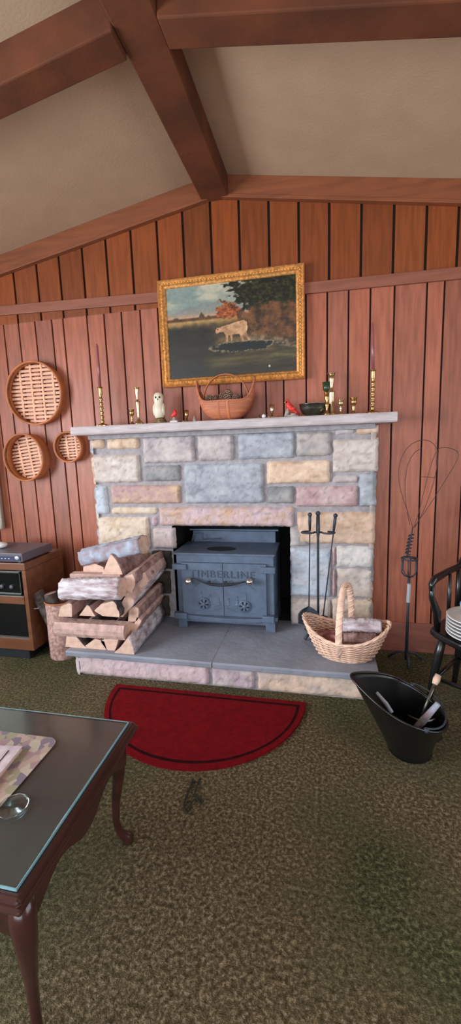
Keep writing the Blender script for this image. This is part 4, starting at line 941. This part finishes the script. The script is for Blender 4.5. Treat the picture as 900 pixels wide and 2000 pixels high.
# dark cord loop on the carpet
b=MB(); b.smooth=True; q=[G(x,y,.005) for x,y in ((377,1522),(373,1534),(368,1546),(362,1560),(359,1572),(361,1582),(366,1588),(370,1582),(373,1568),(380,1560),(388,1562),(392,1572),(396,1566),(386,1556),(380,1548),(386,1532),(392,1520)) ]
b.tube(q,[.004]*5+[.003]*12,6); tag(b.build('dark_cord','cord'),'dark looped cord lying on the carpet below the red rug','cord')
# ================================================================ COFFEE TABLE
TZ=.45; gx=-.595; gyf,gyb=-2.045,-1.533; tx0=-1.55
tb=thing('coffee_table',(-1.0,-1.79,0),'dark mahogany coffee table with glass top at the lower left','table')
ta=.019
def TR_(p):  # slight turn of the whole table about its near right corner
    x,y=p[0]-gx,p[1]-gyf; return V((gx+x*math.cos(ta)-y*math.sin(ta)*1.0,gyf+y*math.cos(ta)+x*math.sin(ta)*0.2,p[2]))
def tpart(b,name,m,par=tb,**k): b.xf(TR_); return b.build(name,m,parent=par,**k)
e=.019
b=MB(); b.box(tx0-e,gx+e,gyf-e,gyb+e,TZ-.03,TZ-.0075); tpart(b,'wooden_top','mahog',bevel=.008)
b=MB(); b.box(tx0+.004,gx-.004,gyf+.004,gyb-.004,TZ-.008,TZ-.0066); tpart(b,'veneer_panel','veneer')
b=MB(); b.box(tx0-e-.006,gx+e+.006,gyf-e-.006,gyb+e+.006,TZ-.036,TZ-.022); tpart(b,'top_moulding','mahog',bevel=.006)
b=MB(); b.box(tx0,gx,gyf,gyb,TZ-.006,TZ-.0); b.m=1; 
gl=tpart(b,'glass_sheet','glass',bevel=.0012)
b=MB(); 
for q in ((tx0-.0016,tx0-.0002,gyf,gyb),(gx+.0002,gx+.0022,gyf-.002,gyb+.002),(tx0,gx,gyf-.0022,gyf-.0002),(tx0,gx,gyb+.0002,gyb+.0022)): b.box(q[0],q[1],q[2],q[3],TZ-.006,TZ+.0002)
tpart(b,'glass_edge','glassedge')
# aprons with scalloped lower edge
def apron(A,B,th,name):
    b=MB(); A,B=V(A),V(B); L=(B-A).length; d=(B-A).normalized(); nrm=V((-d.y,d.x,0))*th; n=30; top=TZ-.034
    vs=[];
    for i in range(n+1):
        t=i/n; p=A.lerp(B,t); edge=min(t,1-t); dp=.085-.03*max(0,math.sin(PI*min(1,edge*2.2)))**1.5+.012*math.cos(t*4*PI)*.5
        vs+=[V((p.x,p.y,top)),V((p.x,p.y,top-dp)),V((p.x,p.y,top))+nrm,V((p.x,p.y,top-dp))+nrm]
    fs=[]
    for i in range(n):
        a=i*4; c=a+4; fs+=[(a,a+1,c+1,c),(a+2,c+2,c+3,a+3),(a+1,a+3,c+3,c+1)]
    b.add(vs,fs); o=tpart(b,name,'mahog'); fixn(o)
ix=.03
apron((gx-ix+.03,gyf+.03,0),(gx-ix+.03,gyb-.03,0),.018,'side_apron')
apron((tx0+.01,gyf+.0,0),(gx-.01,gyf+.0,0),.018,'front_apron')
apron((tx0+.01,gyb-.01,0),(gx-.01,gyb-.01,0),-.018,'back_apron')
apron((tx0,gyf+.03,0),(tx0,gyb-.03,0),-.018,'side_apron')
for lx,ly,sx_,sy_ in ((gx-.012,gyf+.02,1,-1),(gx-.05,gyb-.002,1,1),(tx0+.02,gyf+.02,-1,-1),(tx0+.02,gyb-.02,-1,1)):
    b=MB(); b.smooth=True
    offs=[(0,.41,.024),(.004,.36,.028),(.006,.32,.025),(.002,.25,.019),(-.008,.17,.014),(-.012,.10,.012),(-.006,.05,.012),(.006,.025,.017),(.012,.013,.021),(.012,.002,.018)]
    b.tube([(lx+sx_*o_,ly+sy_*o_,z) for o_,z,r in offs],[r for _,_,r in offs],12,ref=(1,0,0)); tpart(b,'cabriole_leg','mahog')
kp=P(26,1776,gyf-.02)
b=MB(); b.smooth=True; b.ball((gx-.085,gyf-.018,TZ-.085),.012); b.tube([(gx-.085,gyf,TZ-.085),(gx-.085,gyf-.014,TZ-.085)],.005,8); tpart(b,'drawer_knob','nickel')
# things on the table
c1=G(117,1450,TZ)
b=MB(); c1=V((-.765,-1.655,0)); pts=[]
def rrect(x0,x1,y0,y1,r,z):
    o=[]
    for cx,cy,a0 in ((x1-r,y1-r,0),(x0+r,y1-r,90),(x0+r,y0+r,180),(x1-r,y0+r,270)):
        for i in range(6): a=math.radians(a0+i*18); o.append(V((cx+math.cos(a)*r,cy+math.sin(a)*r,z)))
    return o
b.prism(rrect(-1.2,-.765,-1.93,-1.64,.03,TZ+.0004),(0,0,.0015)); b.xf(TR_); o=b.build('floral_table_mat','runner'); tag(o,'faded floral printed mat lying on the glass of the coffee table','table mat')
bk=thing('paperback_book',(-.97,-1.78,TZ+.002),'book with a pale printed cover lying on the floral mat','book')
A1,A2=G(44,1458,TZ+.012),G(0,1512,TZ+.012)
def bkbox(z0,z1,k,m,nm):
    ang_=math.atan2(A2.y-A1.y,A2.x-A1.x); d=V((math.cos(ang_),math.sin(ang_),0)); n_=V((d.y,-d.x,0)); 
    if n_.x>0: n_=-n_
    c=[A1+d*k+n_*k,A1+d*(.16-k)+n_*k,A1+d*(.16-k)+n_*(.22),A1+d*k+n_*(.22)]
    b=MB(); b.hexa([(p.x,p.y,z0) for p in c]+[(p.x,p.y,z1) for p in c]); o=b.build(nm,m,parent=bk); fixn(o); return d,n_
bkbox(TZ+.002,TZ+.0035,0,'paper','back_cover'); bkbox(TZ+.0035,TZ+.0115,.002,'pages','page_block'); d_,n_=bkbox(TZ+.0115,TZ+.013,0,'paper','front_cover')
b=MB()
for k,(u0,u1,v0) in enumerate([(.02,.13,.03),(.02,.10,.06),(.03,.13,.10),(.02,.14,.15)]):
    p=A1+d_*u0+n_*v0; q=A1+d_*u1+n_*(v0+.01); b.tube([(p.x,p.y,TZ+.0132),((p.x+q.x)/2+.006,(p.y+q.y)/2,TZ+.0132),(q.x,q.y,TZ+.0132)],.0016,5)
b.build('cover_print_lines','navy',parent=bk)
c=G(34,1578,TZ); b=MB(); b.smooth=True; b.lathe([(.0,.0004),(.030,.0004),(.034,.0015),(.036,.005),(.034,.005),(.031,.003),(.0,.0025)],(c.x-.012,c.y,TZ),32); tag(b.build('glass_coaster','glass'),'round clear glass coaster near the floral mat corner','coaster')
# ================================================================ MEDIA CABINET
cxr=-1.768; cxl=-2.62; cy0=-.5; cy1=-.12; cz0,cz1=.075,.637
cab=thing('media_cabinet',((cxr+cxl)/2,(cy0+cy1)/2,0),'low wooden media cabinet with dark glass front at the far left','cabinet')
b=MB(); b.box(cxl,cxr,cy0,cy1,cz1-.045,cz1); b.build('cabinet_top','oak',parent=cab,bevel=.004)
b=MB(); b.box(cxl+.002,cxr-.002,cy0+.002,cy1-.002,cz0,cz0+.07); b.box(cxr-.027,cxr-.002,cy0+.002,cy1-.002,cz0+.0705,cz1-.0455); b.box(cxl+.002,cxl+.027,cy0+.002,cy1-.002,cz0+.0705,cz1-.0455); b.box(cxl+.03,cxr-.03,cy1-.017,cy1-.002,cz0+.0705,cz1-.0455); b.build('cabinet_case','oak',parent=cab)
b=MB(); b.box(cxl+.04,cxr-.06,cy0+.03,cy1-.02,0,cz0); b.build('plinth','plinth',parent=cab,bevel=.004)
b=MB(); b.box(cxl+.03,cxr-.03,cy0+.02,cy0+.024,cz0+.07,cz1-.045); b.build('glass_door','darkglass',parent=cab)
b=MB(); sz=P(20,1172,cy0).z; b.box(cxl+.03,cxr-.04,cy0+.012,cy0+.022,sz-.03,sz+.02); b.build('shelf_edge','oak',parent=cab,bevel=.002)
b=MB(); zz0,zz1=sz+.03,cz1-.06; 
b.box(-2.2,cxr-.05,cy0+.010,cy0+.021,zz0,zz0+.006); b.box(-2.2,cxr-.05,cy0+.010,cy0+.021,zz1-.006,zz1); b.box(cxr-.056,cxr-.05,cy0+.010,cy0+.021,zz0,zz1)
b.build('tuner_surround','pewter',parent=cab,)
for xx in (-1.89,-1.96):
    b=MB(); b.smooth=True; b.lathe([(.014,0),(.012,.012)],(0,0,0),16); b.xf(lambda p:(xx+p.x,cy0+.02-p.z,zz0+.05+p.y)); b.build('tuner_knob','device',parent=cab)
dv=thing('disc_player',(-1.98,-.4,cz1),'slim grey disc player standing on the media cabinet','player')
dxr=P(43,1090,cy0+.01).x
b=MB(); b.box(dxr-.42,dxr,cy0+.012,-.2,cz1+.006,cz1+.058); b.build('player_case','device',parent=dv,bevel=.003)
b=MB(); b.box(dxr-.41,dxr-.012,cy0+.008,cy0+.013,cz1+.014,cz1+.04); b.build('front_strip','navy',parent=dv)
b=MB(); b.smooth=True
for k in range(4): b.ball((dxr-.06-.025*k-.03,cy0+.007,cz1+.026),(.008,.003,.003),8,5)
b.ball((dxr-.035,cy0+.008,cz1+.032),(.016,.004,.012),12,8); b.build('silver_buttons','silver',parent=dv)
b=MB()
for xx in (dxr-.4,dxr-.03):
    for yy in (cy0+.03,-.22): b.box(xx-.01,xx+.01,yy-.01,yy+.01,cz1,cz1+.006)
b.build('rubber_feet','black',parent=dv)
q=P(0,1068,-.36); b=MB(); b.smooth=True; b.lathe([(.02,0),(.042,.006),(.05,.018),(.046,.03),(.02,.036)],(q.x-.0,-.36,cz1+.0582),28,(1.0,.8)); tag(b.build('white_dish','white'),'rounded white lidded dish on top of the disc player','dish')
# ================================================================ LOG BIN
lx,ly,lr=-1.635,-.375,.093; lh=.37
lb=thing('log_bin',(lx,ly,0),'tall pinkish mottled cylindrical bin between the cabinet and the log stack','bin')
b=MB(); b.smooth=True; b.lathe([(lr*.98,0),(lr,.01),(lr*1.01,.15),(lr,.34),(lr,lh),(lr-.006,lh),(lr-.006,.02),(.01,.015)],(lx,ly,0),40); b.build('bin_wall','burlap',parent=lb)
b=MB(); b.smooth=True; b.tube([(lx+math.cos(2*PI*i/40)*(lr+.001),ly+math.sin(2*PI*i/40)*(lr+.001),lh) for i in range(40)],.005,7,closed=True); b.build('bin_rim','bentwood',parent=lb)
b=MB(); a=P(75,1188,-.45); c=P(37,1193,-.47); b.tube([a+V((.03,.03,0)),a,c],[.003,.0035,.005],8); b.build('strap_handle','rod',parent=lb)
gg='dark logs standing in the pinkish bin'
def slog(A,B,r,label,ends='bark_dark'):
    A,B=V(A),V(B); t=thing('stored_log',tuple(A),label,'log',gg)
    b=MB(); b.smooth=True; n=6; pth=[A.lerp(B,i/n) for i in range(n+1)]; b.tube(pth,[r*(1+.08*nz(i*1.3,r*90)) for i in range(n+1)],11,cap=False); b.build('bark','bark_dark',parent=t)
    b=MB(); b.tube([A.lerp(B,.01),A.lerp(B,.995)],r*.93,11); b.build('wood_core','splitwood',parent=t)
slog((-1.63,-.40,.09),P(72,1156,-.42),.038,'dark log leaning left out of the pinkish bin')
slog((-1.62,-.40,.04),P(98,1158,-.40),.040,'dark rounded log in the middle of the pinkish bin')
slog((-1.60,-.34,.04),(-1.575,-.32,.43),.03,'dark log at the right side of the pinkish bin')
# ================================================================ RIGHT CORNER: BEATERS IN AN IRON STAND
by_=-.16
def bp(x,y,Y=by_): return P(x,y,Y)
c0=bp(799,1110); 
isd=thing('iron_floor_stand',(c0.x,by_,0),'thin black iron floor stand with an open cage in the dark right corner','stand')
b=MB(); b.smooth=True; b.tube([(c0.x,by_,.02),(c0.x,by_,.3),(c0.x,by_,P(798,1128,by_).z)],[.01,.008,.008],8); b.build('post','iron',parent=isd)
b=MB(); b.smooth=True
for a in (.5,2.6,4.7): b.tube([(c0.x,by_,.07),(c0.x+.06*math.cos(a),by_+.06*math.sin(a),.05),(c0.x+.11*math.cos(a),by_+.09*math.sin(a),.008)],.007,7)
b.build('tripod_feet','iron',parent=isd)
zt_,zb_=P(798,1091,by_).z,P(798,1127,by_).z; rr=.042
b=MB(); b.smooth=True
b.tube([(c0.x+rr*math.cos(2*PI*i/24),by_+rr*math.sin(2*PI*i/24),zt_) for i in range(24)],.005,6,closed=True)
for k in range(6):
    a=k*PI/3+.2; ca2,sa2=math.cos(a),math.sin(a)
    b.tube([(c0.x+rr*ca2,by_+rr*sa2,zt_),(c0.x+rr*ca2,by_+rr*sa2,zb_+.03),(c0.x+rr*.6*ca2,by_+rr*.6*sa2,zb_+.008),(c0.x,by_,zb_)],.0035,6)
b.build('cage','iron',parent=isd)
b=MB(); a=P(799,1140,by_-.02); c=P(797,1176,by_-.02); b.tube([a,c],.011,8); b.build('enamel_sleeve','silver',parent=isd)
bt=thing('wire_rug_beater',(c0.x,by_,.5),'wire rug beater with wide thin loops standing in the iron stand','rug beater')
b=MB(); b.smooth=True
lo1=[(806,1030),(796,1000),(782,960),(777,925),(783,893),(798,870),(820,859),(838,860),(851,871),(856,890),(850,930),(838,970),(824,1005),(810,1030)]
lo2=[(808,1030),(840,985),(868,940),(890,905),(898,884),(878,874),(858,874),(850,885),(842,905),(830,950),(818,1000),(808,1030)]
lo3=[(800,1026),(792,985),(790,940),(796,905),(808,884),(822,876)]
def smoothp(pts,k=3):
    for _ in range(k):
        o=[pts[0]]
        for i in range(len(pts)-1):
            p,q=V(pts[i]),V(pts[i+1]); o+=[p*.75+q*.25,p*.25+q*.75]
        pts=o+[V(pts[-1])]
    return pts
for j,l in enumerate((lo1,lo2,lo3)): b.tube([bp(x,y,by_+.012*j) for x,y in [tuple(q)[:2] for q in smoothp([(x,y,0) for x,y in l],2)]],.0017,6)
b.tube([bp(824,931),bp(850,933)],.0017,5)
b.build('wire_loops','wire',parent=bt)
b=MB(); b.smooth=True
pa,pb=bp(806,1030),bp(795,1086); sp=[]
b.tube([pa,pb],.0035,6); 
for i in range(91):
    t=i/90; p=pa.lerp(pb,.25+.7*t); an=t*2*PI*6; sp.append(p+V((math.cos(an)*.012,math.sin(an)*.012,0)))
b.tube(sp,.0042,6); b.tube([bp(784,1090),bp(800,1089),bp(812,1092)],.004,6); b.build('coiled_grip','iron',parent=bt)
# ================================================================ CHAIR
FLp=V((.515,-.61,0)); BLp=V((.675,-.385,0)); fdir=(FLp-BLp).normalized(); side=V((-fdir.y,fdir.x,0)); 
if side.x<0: side=-side
ch=thing('captains_chair',tuple((FLp+BLp)/2+side*.24),'black painted wooden armchair at the right edge holding a stack of plates','chair')
SH=.415
FRp=FLp+side*.5; BRp=BLp+side*.46
b=MB(); c=[]
out=[BLp+fdir*-.03-side*.03,FLp-side*.035+fdir*.0]
for i in range(13):
    t=i/12; out.append(FLp.lerp(FRp,t)+fdir*(.03+.075*math.sin(PI*t)))
out+=[FRp+side*.035,BRp+fdir*-.03+side*.03]
b.prism([V((p.x,p.y,SH-.035)) for p in out],(0,0,.035)); o=b.build('seat','blackpaint',parent=ch,bevel=.01); fixn(o)
for nm,p,sgn in (('l',FLp,1),('l',FRp,1),('l',BLp,-1),('l',BRp,-1)):
    b=MB(); b.smooth=True; q=p+fdir*(.03*sgn)+ (side*-.02 if (p-FLp).length<.01 or (p-BLp).length<.01 else side*.02); top=p*.9+ (BLp+FRp)*.05
    b.tube([(top.x,top.y,SH-.02),(top.x*.7+q.x*.3,top.y*.7+q.y*.3,.3),(top.x*.35+q.x*.65,top.y*.35+q.y*.65,.16),(q.x,q.y,.0)],[.016,.021,.017,.013],10); b.build('leg','blackpaint',parent=ch)
b=MB(); b.smooth=True
for a,c in ((FLp,FRp),(BLp,BRp),(FLp,BLp),(FRp,BRp)): b.tube([(a.x,a.y,.17),((a.x+c.x)/2,(a.y+c.y)/2,.17),(c.x,c.y,.17)],[.009,.013,.009],8)
b.build('stretchers','blackpaint',parent=ch)
for p,q in ((FLp,BLp),(FRp,BRp)):
    s=-1 if p is FLp else 1
    top=.655; a=p+side*(.015*s)+fdir*.04; m=p.lerp(q,.5)+side*(.02*s)
    b=MB(); b.smooth=True
    b.tube([(a.x+fdir.x*.01,a.y+fdir.y*.01,top-.04),(a.x+fdir.x*.012,a.y+fdir.y*.012,top-.012),(a.x-fdir.x*.02,a.y-fdir.y*.02,top+.004),(m.x,m.y,top+.004),(q.x+fdir.x*.05,q.y+fdir.y*.05,top+.014),(q.x,q.y,top+.045),(q.x-fdir.x*.03,q.y-fdir.y*.03,top+.055)],[.012,.019,.022,.019,.018,.017,.014],10,flat=.75); b.build('arm','blackpaint',parent=ch)
    b=MB(); b.smooth=True; b.tube([(p.x,p.y,SH-.01),(p.x+fdir.x*.012,p.y+fdir.y*.012,.5),(a.x,a.y,.58),(a.x,a.y,top-.01)],[.013,.019,.014,.012],9); b.build('arm_post','blackpaint',parent=ch)
    for tt in (.45,.85):
        w=p.lerp(q,tt); b=MB(); b.smooth=True; b.tube([(w.x,w.y,SH-.01),(w.x,w.y,.53),(w.x,w.y,top)],[.007,.010,.007],8); b.build('arm_spindle','blackpaint',parent=ch)
    w=q-fdir*.02; b=MB(); b.smooth=True; zz=P(895,998,w.y).z; b.tube([(w.x,w.y,SH-.01),(w.x,w.y,.65),(w.x-fdir.x*.04,w.y-fdir.y*.04,zz-.03)],[.014,.012,.009],9); b.ball((w.x-fdir.x*.04,w.y-fdir.y*.04,zz-.015),.019); b.build('back_post','blackpaint',parent=ch)
b=MB(); wl=BLp-fdir*.055; wr=BRp-fdir*.055
for zz in (.62,.85):
    b.hexa([(wl.x,wl.y,zz),(wr.x,wr.y,zz),(wr.x-fdir.x*.02,wr.y-fdir.y*.02,zz),(wl.x-fdir.x*.02,wl.y-fdir.y*.02,zz),(wl.x,wl.y,zz+.08),(wr.x,wr.y,zz+.08),(wr.x-fdir.x*.02,wr.y-fdir.y*.02,zz+.08),(wl.x-fdir.x*.02,wl.y-fdir.y*.02,zz+.08)])
o=b.build('back_rail','blackpaint',parent=ch,bevel=.005); fixn(o)
for tt in (.2,.4,.6,.8):
    w=wl.lerp(wr,tt); b=MB(); b.smooth=True; b.tube([(w.x+fdir.x*.05,w.y+fdir.y*.05,SH-.01),(w.x-fdir.x*.01,w.y-fdir.y*.01,.86)],.008,8); b.build('back_spindle','blackpaint',parent=ch)
# plates and bowl on the chair seat
pc=V((.665,-.665,SH))
for k in range(6):
    b=MB(); b.smooth=True; z=pc.z+.0005+k*.0155; r=.125
    pr=[(.05,0),(.07,.002),(.115,.012),(r,.0145),(r+.001,.0175),(r-.004,.019),(.11,.0155),(.07,.0055),(.02,.005)]
    b.lathe(pr,(pc.x,pc.y,z),40)
    for i,f in enumerate(b.f):
        zc_=sum(b.v[j].z for j in f)/len(f)-z
    b.mi=[0]*len(b.f)
    nr=40
    for ring_ in (2,): 
        for j in range(nr): b.mi[ring_*nr+j]=1
    tag(b.build('dinner_plate',['white','navy']),['bottom plate of the stack on the black chair','second plate from the bottom of the stack on the chair','third plate from the bottom of the stack on the chair','fourth plate from the bottom of the stack on the chair','second plate from the top of the stack on the chair','top plate of the stack, directly under the white bowl'][k],'plate','white plates stacked on the chair')
b=MB(); b.smooth=True; z=pc.z+.0005+5*.0155+.0058; b.m=0; b.lathe([(.035,0),(.04,.004),(.07,.03),(.078,.062),(.076,.064)],(pc.x+.005,pc.y,z),32); b.m=1; b.lathe([(.078,.0635),(.074,.07),(.05,.078),(.02,.08)],(pc.x+.005,pc.y,z),32)
tag(b.build('lidded_bowl',['white','blueglaze']),'white bowl with a sky-blue lid on top of the plate stack','bowl')
# ================================================================ LIGHT
def area(name,loc,rot,sx,sy,e,col):
    l=bpy.data.lights.new(name,'AREA'); l.shape='RECTANGLE'; l.size=sx; l.size_y=sy; l.energy=e; l.color=col
    o=bpy.data.objects.new(name,l); COL.objects.link(o); o.location=loc; o.rotation_euler=rot; return o
area('daylight_window_back_left',(-2.73,.09,1.4),(-PI/2,0,0),.74,1.2,26,(.72,.86,1))
area('daylight_window_left',(XL-.08,-3.1,1.4),(0,-PI/2,0),1.4,2.8,210,(.88,.94,1))
area('daylight_window_right',(XR+.08,-1.8,1.3),(0,PI/2,0),1.6,2.4,34,(.88,.94,1))
area('daylight_window_front',(-.15,YB-.08,1.15),(PI/2,0,0),3.5,1.9,85,(.86,.93,1))
w=bpy.data.worlds.new('world'); S.world=w; w.use_nodes=True; bg=w.node_tree.nodes['Background']; bg.inputs[0].default_value=(.75,.85,1,1); bg.inputs[1].default_value=.3
S.view_settings.view_transform='Standard'; S.view_settings.look='None'; S.view_settings.gamma=1; S.view_settings.exposure=0.18
